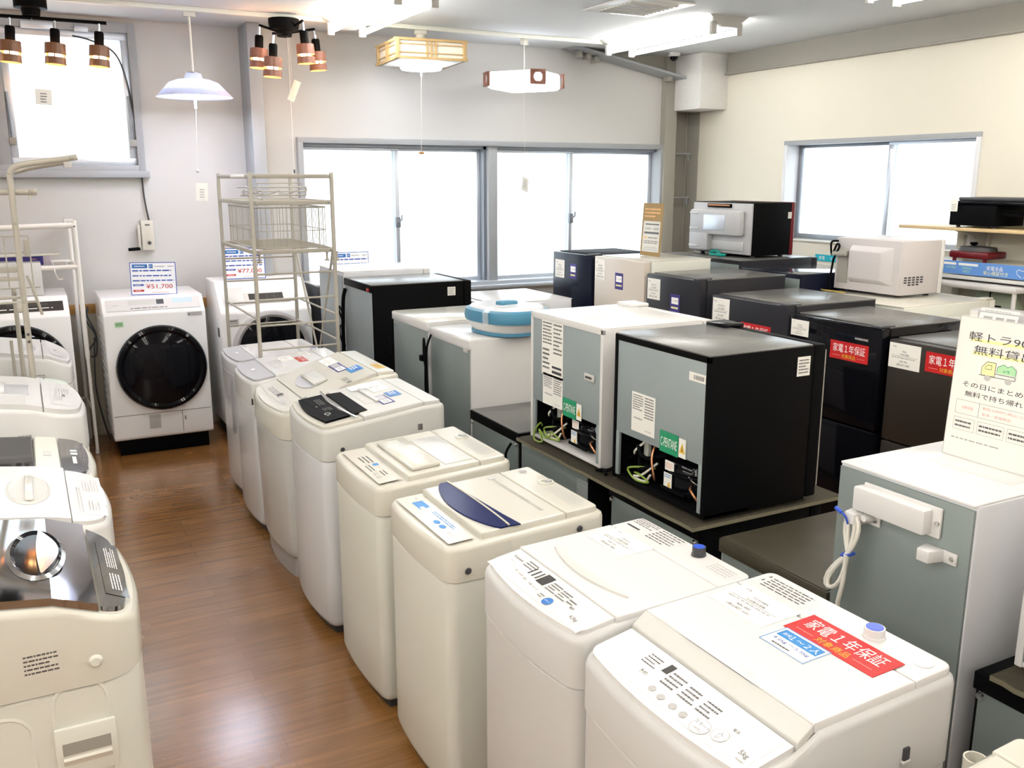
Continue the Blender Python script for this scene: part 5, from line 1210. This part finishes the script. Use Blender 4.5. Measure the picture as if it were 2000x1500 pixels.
# second rank behind them
def rfridge(label, y0, y1, x0, d, h, body, top):
    w = y1 - y0; t = thing('refrigerator', label, 'refrigerator', (x0 + d, (y0 + y1) / 2, 0), PI, 'refrigerators in the second rank')
    cabinet(t, w, d, h, body, BKBACK, top); doors(t, w, [(.05, .7), (.71, h)], body); return t
rfridge('dark refrigerator under the black and red microwave', 4.36, 5.10, 3.90, .66, 1.225, CHARC, CHTOP)
rfridge('glossy blue-black refrigerator reflecting the right window', 3.845, 4.34, 3.90, .62, 1.185, NAVYK, mat('blue_black_top', (.03, .035, .05), .12, coat=.7))
t = rfridge('white refrigerator under the white microwave', 3.11, 3.80, 3.87, .72, 1.088, CREAMB, CREAM)
m = M(); m.box((.02, .30, 1.09), (.08, .345, 1.10), CREAM, .003); m.build('hinge_cover', t)
rfridge('white refrigerator carrying the white panel device behind the sign stand', 2.30, 3.06, 3.82, .60, 1.03, WHITE, WHITE)
# ------------------------------------------------------------------ racks
# beige wire rack standing round the furthest washing machine of the middle row
t = thing('laundry_rack', 'beige metal laundry rack with wire basket among the middle washing machines', 'rack', (0, 0, 0))
ax, bx, ay, by, zt = 1.05, 1.475, 4.83, 5.67, 1.755
for (x, y) in ((ax, ay), (bx, ay), (ax, by), (bx, by)):
    m = M(); m.box((x - .009, y - .011, 0), (x + .009, y + .011, zt), BEIGE, .003); m.build('post', t)
def rail(z, hh=.011, name='rail'):
    m = M()
    m.box((ax, ay - .010, z - hh), (bx, ay + .006, z + hh), BEIGE, .003); m.box((ax, by - .006, z - hh), (bx, by + .006, z + hh), BEIGE, .003)
    m.box((ax - .006, ay, z - hh), (ax + .006, by, z + hh), BEIGE, .003); m.box((bx - .006, ay, z - hh), (bx + .006, by, z + hh), BEIGE, .003)
    for (x, y) in ((ax + .02, ay), (bx - .02, ay)): m.lathe([(.008, 0), (.006, .006)], GREY, c=(x, y - .010, z), axis='Y', n=10)
    return m.build(name, t)
for z in (1.735, 1.60, 1.35): rail(z)
m = M(); m.box((ax - .008, ay + .1, 1.727), (ax + .008, ay + .45, 1.743), WRACK, .003); m.build('extension_sleeve', t)
m = M()
for i in range(15):
    y = ay + .03 + i * (by - ay - .06) / 14; m.rod((ax, y, 1.602), (bx, y, 1.602), .0026, BEIGE, 5)
for i in range(4): x = ax + .06 + i * .10; m.rod((x, ay, 1.599), (x, by, 1.599), .0026, BEIGE, 5)
m.build('wire_shelf', t)
m = M(); zb, zr_ = 1.365, 1.575; x0, x1, y0, y1 = ax + .03, bx - .02, ay + .03, by - .05
def rc(z, r=.05): return [(x, y, z) for x, y in rrect(x0, y0, x1, y1, r, 5)]
m.tube(rc(zr_), .0045, BEIGE, 6, closed=True); m.tube(rc(zb), .004, BEIGE, 6, closed=True); m.tube(rc(1.455), .0025, BEIGE, 5, closed=True)
R_ = rrect(x0, y0, x1, y1, .05, 3); 
import itertools
per = []
for a, b in zip(R_, R_[1:] + R_[:1]):
    n = max(1, int(round(math.hypot(b[0] - a[0], b[1] - a[1]) / .036)))
    for k in range(n): per.append((a[0] + (b[0] - a[0]) * k / n, a[1] + (b[1] - a[1]) * k / n))
for x, y in per: m.rod((x, y, zb), (x, y, zr_), .0020, BEIGE, 4)
for i in range(22):
    y = y0 + .02 + i * (y1 - y0 - .04) / 21; m.rod((x0, y, zb), (x1, y, zb), .0020, BEIGE, 4)
for i in range(5):
    x = x0 + .04 + i * (x1 - x0 - .08) / 4; m.rod((x, y0, zb - .003), (x, y1, zb - .003), .0026, BEIGE, 4)
m.build('wire_basket', t)
m = M()
for z in (1.235, 1.10, .965, .835): m.rod((ax, ay, z), (bx, ay, z), .0058, BEIGE, 6)
for z in (1.255, 1.12, .985, .85): m.rod((ax, by, z), (bx, by, z), .0058, BEIGE, 6)
for z in (1.0,): m.rod((ax, ay, z), (ax, by, z), .0058, BEIGE, 6)
for z in (1.0, .86): m.rod((bx, ay, z), (bx, by, z), .0058, BEIGE, 6)
m.build('cross_rung', t)
m = M(); m.rod((bx, by - .02, 1.34), (bx, 5.22, .70), .0065, BEIGE, 6); m.rod((bx, ay + .03, 1.34), (bx, 5.22, .70), .0065, BEIGE, 6); m.build('diagonal_brace', t)
for (x, y) in ((ax + .03, ay + .02), (bx - .035, ay + .02), (bx + .012, ay)):
    m = M(); m.lathe([(.006, 1.30), (.006, 1.335), (.012, 1.336), (.012, 1.342)], BEIGE, c=(x, y, 0), n=10); m.lathe([(.014, 1.292), (.014, 1.30)], BEIGE, c=(x, y, 0), n=10); m.build('clamp_knob', t)
m = M()
for dz, dx, dy in ((0, 0, 0), (.022, .012, .03), (.045, -.01, .05)):
    q = [(ax + .10 + dx, ay + .18 + dy, 1.613 + dz), (ax + .10 + dx, ay + .2 + dy, 1.655 + dz), (ax + .34 + dx, ay + .2 + dy, 1.655 + dz), (ax + .37 + dx, ay + .3 + dy, 1.635 + dz), (ax + .37 + dx, ay + .52 + dy, 1.63 + dz), (ax + .06 + dx, ay + .52 + dy, 1.63 + dz), (ax + .06 + dx, ay + .3 + dy, 1.635 + dz)]
    m.tube(q, .0035, BEIGE, 6, closed=True)
for q in (0, .1, .2): m.tube([(ax + .10 + q, ay + .20, 1.66), (ax + .08 + q, ay + .35, 1.64), (ax + .08 + q, ay + .55, 1.638)], .0028, BEIGE, 5)
m.tube([(ax + .06, ay + .3, 1.635), (ax + .03, ay + .3, 1.635), (ax + .03, ay + .3, 1.665)], .0035, BEIGE, 6); m.tube([(ax + .37, ay + .45, 1.63), (ax + .41, ay + .45, 1.63), (ax + .41, ay + .45, 1.68), (bx, ay + .45, 1.68)], .0035, BEIGE, 6)
tag(m.build('folded_wire_rack'), 'folded beige wire hangers lying on top of the middle laundry rack', 'wire rack')

# tall beige rack at the far left with the bent arm
t = thing('laundry_rack', 'beige metal rack with bent top arm standing among the left machines', 'rack', (0, 0, 0))
PX, PY = -.02, 4.135
m = M()
arm = smooth_path([(PX, PY, .0), (PX, PY, 1.0), (PX, PY, 1.66), (PX + .002, PY, 1.74), (PX + .02, PY, 1.765), (PX + .06, PY, 1.778), (PX + .14, PY, 1.79), (PX + .245, PY, 1.806)], 6)
m.tube(arm, .0115, BEIGE, 10); m.lathe([(.006, 0), (.005, .004)], GREY, c=(PX + .22, PY - .011, 1.803), axis='Y', n=10)
for z in (1.55, 1.24, 1.11, 1.08): m.lathe([(.006, 0), (.005, .004)], GREY if z > 1.2 else INK, c=(PX, PY - .011, z), axis='Y', n=10)
m.build('post', t)
m = M(); m.tube(smooth_path([(PX + .015, PY + .05, 1.745), (PX + .07, PY + .05, 1.762), (PX + .14, PY + .05, 1.775), (PX + .20, PY + .05, 1.785)], 4), .009, BEIGE, 8); m.box((PX + .195, PY + .035, 1.765), (PX + .225, PY + .06, 1.79), WHITE, .004); m.build('top_arm', t)
m = M(); m.rod((-.55, PY + .02, 1.672), (.068, PY + .02, 1.671), .0125, BEIGE, 10); m.lathe([(.007, 0), (.006, .004)], GREY, c=(.045, PY + .008, 1.673), axis='Y', n=10); m.lathe([(.008, 1.645), (.004, 1.66)], BEIGE, c=(.043, PY + .02, 0), n=8); m.build('upper_rail', t)
m = M(); x = -.06; m.rod((x, 4.72, 0), (x, 4.72, 1.235), .010, BEIGE, 8); m.rod((x - .035, 4.72, .0), (x - .035, 4.72, 1.0), .007, BEIGE, 8); m.build('post', t)
m = M()
m.box((-.55, 4.40, 1.335), (-.03, 4.42, 1.36), BEIGE, .003); m.build('rail', t)
m = M(); m.box((-.55, 4.40, 1.30), (-.025, 4.42, 1.318), BEIGE, .003); m.build('rail', t)
m = M(); m.box((-.55, PY + .02, 1.25), (-.02, PY + .04, 1.262), BEIGE, .003); m.build('rail', t)
m = M(); m.box((-.05, PY, 1.20), (-.03, 4.72, 1.22), BEIGE, .003); m.build('rail', t)
m = M(); m.rod((-.55, 4.72, .81), (-.06, 4.72, .81), .008, BEIGE); m.build('rail', t)
m = M()
for z in (1.487, 1.42): m.rod((-.55, 4.40, z), (.021, 4.40, z), .003, BEIGE, 5)
m.rod((.021, 4.40, 1.487), (.021, 4.40, 1.27), .003, BEIGE, 5); m.rod((-.07, 4.40, 1.487), (-.07, 4.40, 1.27), .003, BEIGE, 5); m.rod((-.55, 4.40, 1.27), (.045, 4.40, 1.27), .003, BEIGE, 5)
m.box((.0, 4.392, 1.40), (.02, 4.405, 1.47), BEIGE, .003); m.tube([(.0, 4.3, 1.33), (.02, 4.3, 1.27), (.03, 4.3, 1.22), (-.3, 4.3, 1.22)], .006, BEIGE, 6); m.tube([(.015, 4.25, 1.28), (.03, 4.25, 1.22), (.04, 4.25, 1.17)], .006, BEIGE, 6)
m.build('wire_frame', t)
# white rack round the corner drum machine
t = thing('laundry_rack', 'white tube rack standing round the corner drum machine by the wall', 'rack', (0, 0, 0))
for (x, y) in ((.285, 6.24), (-.50, 6.24)):
    m = M(); m.rod((x, y, .62), (x, y, 1.475), .0145, WRACK, 10); m.rod((x + .002, y, 0), (x, y, .64), .0105, WRACK, 10); m.lathe([(.013, 0), (.011, .03)], WHITE, c=(x, y, 0), n=12); m.lathe([(.005, 0), (.004, .003)], INK, c=(x, y - .0145, 1.44), axis='Y', n=8); m.build('post', t)
for (x, y) in ((.27, 6.63), (-.50, 6.63)):
    m = M(); m.rod((x, y, 0), (x, y, 1.475), .0125, WRACK, 10); m.build('post', t)
m = M(); m.rod((-.50, 6.24, 1.43), (.285, 6.24, 1.447), .0165, WRACK, 10); m.rod((.27, 6.63, 1.45), (.285, 6.24, 1.45), .010, WRACK, 8); m.box((.24, 6.60, 1.42), (.30, 6.66, 1.475), WHITE, .006); m.build('top_rail', t)
m = M(); m.rod((-.50, 6.24, 1.185), (.285, 6.24, 1.195), .0145, WRACK, 10); m.rod((-.50, 6.63, 1.20), (.27, 6.63, 1.20), .0105, WRACK, 10); m.rod((.27, 6.63, 1.195), (.285, 6.24, 1.195), .010, WRACK, 8)
for i in range(8): m.rod((-.47 + i * .10, 6.24, 1.196), (-.47 + i * .10, 6.63, 1.196), .004, WRACK, 5)
m.build('shelf', t)
m = M(); m.rod((.27, 6.63, .285), (.285, 6.24, .285), .0085, WRACK, 8); m.rod((.16, 6.63, .285), (.27, 6.63, .285), .008, WRACK, 8); m.build('stretcher', t)
t = thing('long_box', 'long indigo cardboard box lying on the white tube rack', 'box', (-.2, 6.44, 1.203), R(-2))
m = M(); m.box((-.35, -.06, 0), (.30, .06, .058), PURP, .002); m.build('sleeve', t)
m = M(); m.box((.30, -.058, .001), (.345, .058, .056), mat('lilac_flap', (.55, .48, .55), .5), .002); m.build('end_flap', t)
decal('red_print', frame((.25, -.0605, .028), (1, 0, 0), (0, 0, 1)), .06, .045, PURP, [('t', 'NEW', 0, .2, .3, PINK), ('p', -.4, -.4, .4, 0, 2, PWHITE)], t, .0005)
m = M(); m.tube(smooth_path([(.34, -.04, .03), (.355, -.14, .0), (.36, -.235, -.03), (.375, -.235, -.075), (.40, -.235, -.075)], 5), .004, CORDW, 6); m.build('tie_string', t)
m = M(); m.box((-.55, 6.30, 1.262), (.19, 6.34, 1.275), CREAM, .003); tag(m.build('curtain_rod'), 'thin cream rod lying along the indigo box on the white rack', 'rod')
t = thing('white_box', 'plain white box standing on the corner drum machine', 'box', (-.16, 6.30, 1.033))
m = M(); m.box((-.25, -.08, 0), (.24, .12, .195), WHITE, .004); m.build('carton', t)
m = M(); m.box((-.26, -.084, .175), (.11, .124, .20), GWHITE, .004); m.build('lid', t)

# ------------------------------------------------------------------ signs, microwaves, small things
t = thing('sign_stand', 'brown and cream shop sign standing on the beige refrigerator', 'sign', (3.47, 4.69, 1.2495))
F = frame((0, 0, .163), (0, -1, 0), (.06, 0, 1))
decal('sign_board', F, .205, .325, CARD, [('r', -.42, -.42, .42, .16, CREAM), ('p', -.4, .22, .4, .42, 3, BRASSW), ('r', -.32, .09, .36, .115, GINK), ('t', '洗濯機・冷蔵庫', .0, .02, .05, GINK, .7), ('r', -.36, -.08, .38, -.04, GINK), ('r', -.34, -.17, -.2, -.13, BRASSW), ('p', -.15, -.17, .34, -.13, 1, GINK), ('p', -.36, -.27, .38, -.2, 2, GINK), ('p', -.36, -.40, .38, -.32, 2, LINK)], t, .003)
m = M(); m.box((-.02, -.09, 0), (.06, .09, .004), ACRYL); m.build('stand', t)

t = thing('sign_stand', 'tall cream sign about free truck lending standing on the slim white fridge', 'sign', (1.985, 1.31, 1.0545))
F = frame((0, 0, .172), (0, -1, 0), (.05, 0, 1))
TR = [('g', [(-.20, -.01), (-.20, .045), (-.15, .085), (-.06, .085), (-.06, -.01)], PYEL), ('l', [(-.20, -.01), (-.20, .045), (-.15, .085), (-.06, .085), (-.06, -.01), (-.20, -.01)], .0014, GINK), ('l', [(-.17, .04), (-.14, .065), (-.10, .065), (-.10, .035), (-.17, .035)], .0012, GINK),
      ('g', [(-.04, .02), (-.04, .06), (.02, .085), (.06, .07), (.10, .085), (.15, .06), (.15, .02)], PGREEN), ('l', [(-.04, .02), (-.04, .06), (.02, .085), (.06, .07), (.10, .085), (.15, .06), (.15, .02)], .0012, GREEN), ('t', '&T等', .055, .04, .022, GREEN), ('l', [(-.06, .012), (.15, .012), (.15, -.012), (-.22, -.012)], .0014, GINK), ('o', -.13, -.025, .035, .021, GWHITE), ('o', .085, -.025, .035, .021, GWHITE)]
decal('sign_board', F, .245, .345, PAPER, [('f', -.5, -.5, .5, .5, .0012, LINK), ('r', -.36, .335, .40, .355, PYEL), ('r', -.32, .245, .30, .265, PYEL), ('t', '軽トラ90分', 0, .37, .068, INK, .76), ('t', '無料貸出', 0, .28, .068, INK, .62)] +
      [tuple([q[0], [(a, b + .125) for a, b in q[1]]] + list(q[2:])) if q[0] in 'gl' else ((q[0], q[1], q[2], q[3] + .125, q[4], q[5]) if q[0] == 't' else (q[0], q[1], q[2] + .125, q[3], q[4], q[5])) for q in TR] +
      [('t', 'その日にまとめて！', 0, .03, .042, INK, .76), ('t', '無料で持ち帰れる', 0, -.035, .042, INK, .68), ('f', -.42, -.185, .42, -.085, .0008, LINK), ('r', -.17, -.185, -.165, -.085, LINK), ('t', '対象商品', -.29, -.135, .022, PINK), ('t', '税別 3,000円 (税込) 以上の', .12, -.115, .020, PINK, .5), ('t', '家具・家電製品', .02, -.155, .020, PINK, .3),
       ('f', -.42, -.30, -.19, -.21, .0008, LINK), ('f', -.16, -.30, .12, -.21, .0008, LINK), ('f', .15, -.30, .42, -.21, .0008, LINK), ('p', -.4, -.285, -.21, -.225, 2, GINK), ('p', -.14, -.285, .10, -.225, 2, GINK), ('p', .17, -.285, .40, -.225, 2, GINK), ('p', -.42, -.37, .15, -.35, 1, LINK)], t, .004)
m = M(); m.box((-.10, -.12, 0), (.05, .12, .004), ACRYL, .001); m.build('acrylic_base', t)

def microwave(name, label, x, y0, y1, d, z, h, body, backm, frontm, side=None):
    w = y1 - y0; t = thing(name, label, 'microwave oven', (x + d, (y0 + y1) / 2, z), PI, 'microwave ovens with their backs turned')
    m = M(); m.box((.03, -w / 2, .014), (d - .012, w / 2, h), body, .006); m.build('casing', t)
    m = M(); m.box((0, -w / 2 - .002, .01), (.032, w / 2 + .002, h + .002), frontm, .008); m.build('door', t)
    for s in (-1, 1):
        for u in (.06, d - .06):
            m = M(); m.lathe([(.016, 0), (.014, .016)], DGREY, c=(u, s * (w / 2 - .05), 0), n=10); m.build('foot', t)
    return t, w
t, w = microwave('microwave_oven', 'black and red microwave oven with silver back by the right window', 4.05, 4.43, 5.02, .355, 1.2295, .345, BLACK, ALU, HOTRED)
d, h = .355, .345
m = M(); SB = mat('silver_back', (.50, .50, .51), .5, .15)
m.box((d - .014, -w / 2 + .01, .02), (d, w / 2 - .01, h - .005), SB, .002)
m.box((d, -w / 2 + .03, .135), (d + .05, w / 2 - .065, h - .05), SB, .015); m.box((d, -w / 2 + .03, .03), (d + .05, -w / 2 + .22, .15), SB, .012); m.box((d, -w / 2 + .20, .04), (d + .012, w / 2 - .07, .10), SB, .004)
for z in (.05, .165, .265): m.box((d + .05, -w / 2 + .04, z), (d + .056, -w / 2 + .13, z + .014), WHITE, .003)
m.box((d + .048, -w / 2 + .18, .165), (d + .053, w / 2 - .20, .265), ALU, .004); b_ = m.build('back_cover', t)
m = M(); m.box((d - .002, -.13, h - .035), (d + .012, .10, h - .01), BLACK, .003); m.rod((d + .01, -.12, h - .02), (d + .01, .09, h - .02), .006, COPPER); m.build('vent_slot', t)
decal('side_label', frame((.045, w / 2 + .0005, .265), (-1, 0, 0), (0, 0, 1)), .03, .04, PAPER, [('p', -.4, -.4, .4, .4, 3, LINK)], t)
m = M(); m.box((4.02, 4.70, 1.2295), (4.05, 4.80, 1.2435), TEAL, .004); m.tube(smooth_path([(4.03, 4.79, 1.25), (4.02, 4.72, 1.262), (4.0, 4.66, 1.242), (3.99, 4.62, 1.237)], 5), .010, TEAL, 7); m.tube([(3.99 + .02 * math.cos(a), 4.64 + .03 * math.sin(a), 1.242) for a in [2 * PI * k / 12 for k in range(12)]], .008, TEAL, 6, closed=True)
tag(m.build('wrapped_strap'), 'teal green bundled strap in front of the black microwave', 'strap')

t, w = microwave('microwave_oven', 'white microwave oven with black cord loop on its back', 4.12, 3.355, 3.805, .345, 1.0925, .305, mat('pinkish_white', (.56, .525, .52), .4), WHITE, WHITE)
d, h = .345, .305; PKW = MATS['pinkish_white']
m = M(); m.box((d - .014, -w / 2 + .003, .016), (d, w / 2 - .003, h - .002), PKW, .002)
m.bevmesh([(d, -.11, .06), (d, .18, .06), (d, .18, .27), (d, -.11, .27), (d + .035, -.10, .09), (d + .035, .12, .09), (d + .035, .12, .24), (d + .035, -.10, .24)], [(0, 3, 2, 1), (4, 5, 6, 7), (0, 1, 5, 4), (1, 2, 6, 5), (2, 3, 7, 6), (3, 0, 4, 7)], PKW, .006); m.build('back_cover', t)
m = M(); m.box((d, -w / 2 + .02, .05), (d + .004, -.13, .20), GREY); m.prism([(d, .205), (d + .045, .205), (d + .045, .22), (d, .245)], 1, -w / 2 + .01, -.12, GREY, .003); m.build('plug_pocket', t)
m = M()
for k in range(5):
    for j in range(3 + (k in (1, 2, 3))): m.box((.16 + k * .032, w / 2 - .0005, .105 - j * .013), (.182 + k * .032, w / 2 + .001, .113 - j * .013), INK)
m.build('side_vents', t)
cord(t, [(d + .02, -w / 2 + .03, h - .02), (d + .03, -w / 2 - .01, h - .03), (d + .03, -w / 2 + .0, h - .10), (d + .03, -w / 2 + .03, h - .04), (d + .03, -w / 2 + .05, h - .05), (d + .03, -w / 2 + .02, h - .11), (d + .03, -w / 2 + .01, .16), (d + .035, -w / 2 + .0, .03), (d + .04, -w / 2 + .02, .012)], BLACK, .006, False)
m = M(); m.tube(smooth_path([(4.05, 3.83, 1.098), (4.03, 3.78, 1.100), (4.06, 3.74, 1.098), (4.03, 3.70, 1.100), (4.06, 3.66, 1.098)], 5), .004, mat('dull_yellow_wire', (.40, .30, .05), .5), 6); tag(m.build('loose_wire'), 'yellow and green loose wire in front of the white microwave', 'wire')

m = M()
t = thing('panel_device', 'white and grey panel device with three labels behind the sign stand', 'device', (3.95, 2.66, 1.0345))
m.box((-.03, -.17, 0), (.12, .12, .09), SILVP, .006); m.build('casing', t)
decal('label_panel', frame((-.038, -.03, .055), (0, -1, 0), (.35, 0, 1)), .19, .10, PAPER, [('p', -.4, .35, .3, .43, 1, LINK), ('r', -.38, .0, -.14, .12, LINK), ('r', -.06, .0, .16, .12, LINK), ('r', .22, .0, .44, .12, LINK), ('r', -.38, -.3, -.14, -.1, PAPERB), ('r', -.06, -.3, .16, -.1, PAPERB)], t)
m = M(); m.box((-.034, .075, .05), (-.03, .115, .085), PAPER); m.box((-.034, .13 - .06, .02), (-.03, .085, .04), PWHITE); m.build('side_button', t)

decal('wall_banner', frame((5.328, 4.95, 1.14), (0, -1, 0), (0, 0, 1)), .34, .05, mat('teal_print', (.0, .42, .55), .5), [('t', '家電', -.3, 0, .6, PWHITE), ('t', 'セール', .05, 0, .55, PWHITE)], None)
tag(bpy.data.objects['wall_banner'], 'teal banner strip with white letters low on the right wall', 'banner')
# shelving on the right wall -------------------------------------------------------
t = thing('wall_shelf', 'pale wood shelf board on a white bracket below the right window', 'shelf', (0, 0, 0))
m = M(); m.box((4.95, 1.6, 1.418), (5.33, 4.075, 1.438), SHELFW, .003); m.build('board', t)
m = M(); m.prism([(5.30, 1.418), (5.0, 1.418), (5.05, 1.405), (5.15, 1.385), (5.21, 1.34), (5.23, 1.29), (5.30, 1.29)], 1, 3.70, 3.72, GWHITE); m.box((5.30, 3.685, .3), (5.33, 3.735, 1.418), CREAM, .003); m.build('bracket', t)
t = thing('stereo_speaker', 'black box-shaped appliance on the wood shelf carrying the flat panel', 'speaker', (5.02, 3.58, 1.4385))
m = M(); m.box((-.05, -.15, .012), (.22, .15, .135), BLACK, .006); m.build('casing', t)
for s in (-.12, .12):
    m = M(); m.lathe([(.012, 0), (.012, .014)], DGREY, c=(0, s, 0), n=10); m.build('foot', t)
t = thing('flat_panel', 'long black flat panel lying across the black box on the shelf', 'flat panel', (5.08, 3.25, 1.574))
m = M(); m.box((-.12, -.55, 0), (.18, .48, .022), BLACKG, .008); m.build('screen_casing', t)
m = M(); m.box((-.10, -.5, .022), (.16, .44, .042), DGREY, .008); m.build('rear_hump', t)
decal('hang_tag', frame((-.124, .445, -.005), (0, -1, 0), (0, 0, 1)), .05, .075, PAPER, [('p', -.3, -.4, .3, .1, 3, LINK)], t)
m = M()
for k in range(3): m.tube(smooth_path([(5.0, 3.42, 1.545 - .01 * k), (5.0, 3.32, 1.54 - .012 * k), (5.0, 3.22, 1.525), (5.0, 3.12, 1.535 - .01 * k), (5.0, 3.0, 1.53)], 5), .006, BLACK, 6)
m.tube(smooth_path([(5.0, 3.22, 1.525), (5.0, 3.16, 1.49), (5.0, 3.08, 1.46), (5.0, 2.98, 1.444)], 5), .009, BLACK, 6)
tag(m.build('cable_bundle'), 'tangled black cables hanging under the flat panel on the shelf', 'cable')
t = thing('display_shelf', 'white shelf with pale edge under the blue banner on the right wall', 'shelf', (0, 0, 0))
m = M(); m.box((4.955, 1.6, 1.135), (5.32, 3.95, 1.158), WHITE, .003); m.box((4.955, 1.6, 1.225), (5.32, 3.95, 1.238), CREAM, .003); m.build('board', t)
m = M(); m.box((5.29, 3.85, .3), (5.33, 3.9, 1.4), CREAM, .003); m.build('bracket', t)
decal('shelf_banner', frame((4.953, 3.44, 1.203), (0, -1, 0), (0, 0, 1)), .56, .078, mat('banner_blue', (.12, .28, .66), .5), [('r', -.5, .18, -.35, .36, PWHITE), ('r', -.32, .18, -.09, .36, PWHITE), ('t', '3か月保証', -.41, -.02, .2, PGREEN), ('t', '家電全品', -.22, .0, .2, PGREEN), ('t', '保証付', -.22, -.25, .2, PGREEN), ('t', '家電全品', .10, .14, .34, PWHITE), ('t', '安心保証付き', .115, -.22, .34, PYEL), ('l', [(.40, -.36), (.35, -.12), (.34, .1), (.37, .24), (.405, .12), (.44, .26), (.475, .1), (.46, -.1), (.42, -.32)], .003, PWHITE)], t, .002)
t = thing('hot_plate', 'small dark red hot plate on the shelf above the blue banner', 'hot plate', (5.06, 3.58, 1.2385))
m = M(); m.box((-.09, -.13, .018), (.09, .13, .062), HOTRED, .012); m.build('body', t)
m = M(); m.lathe([(.0, .062), (.12, .062), (.11, .085), (.03, .092), (0, .092)], DGREY, sx=.7, n=28); m.lathe([(.012, .09), (.024, .105), (.02, .112), (0, .114)], BLACK, n=14, c=(0, .03, 0)); m.build('lid', t)
for s in (-1, 1):
    m = M(); m.lathe([(.012, 0), (.012, .02)], HOTRED, c=(-.07, s * .1, 0), n=10); m.build('foot', t)
t = thing('tube_table', 'white tube-legged table under the blue banner', 'table', (0, 0, 0))
m = M(); m.box((4.90, 3.205, 1.085), (5.25, 4.0, 1.122), WHITE, .014); m.build('top', t)
for (x, y) in ((4.92, 3.225), (5.23, 3.225), (4.92, 3.98), (5.23, 3.98)):
    m = M(); m.rod((x, y, 0), (x, y, 1.09), .013, WHITE, 10); m.build('leg', t)
m = M(); m.box((4.90, 3.1, .60), (5.30, 4.0, .62), CREAM, .003); m.build('shelf_board', t)
t = thing('hanging_bag', 'pale green plastic bag hanging under the tube table', 'bag', (5.1, 3.45, 1.07))
m = M(); m.loft([[(.05 * math.cos(a) * s, .16 * math.sin(a) * s + .02 * math.sin(3 * a), z) for a in [2 * PI * k / 20 for k in range(20)]] for s, z in ((.5, .01), (.9, -.03), (1.15, -.10), (1.3, -.22), (1.1, -.30), (.6, -.34))], mat('green_film', (.42, .50, .38), .3)); m.build('bag_body', t)
m = M(); m.tube([(0, -.05, -.0), (0, -.05, .015), (0, .05, .015), (0, .05, .0)], .004, WHITE, 6); m.build('bag_handle', t)
t = thing('hand_tool', 'black pistol-shaped tool hanging under the tube table', 'tool', (4.96, 3.40, .985))
m = M(); m.box((-.015, -.07, -.012), (.015, .05, .018), BLACK, .006); m.prism([(.0, -.01), (.03, -.01), (.05, -.075), (.025, -.08)], 0, -.012, .012, BLACK, .003); m.build('body', t)
m = M(); m.rod((0, .0, .015), (0, .0, .10), .004, BLACK, 6); m.build('cord', t)
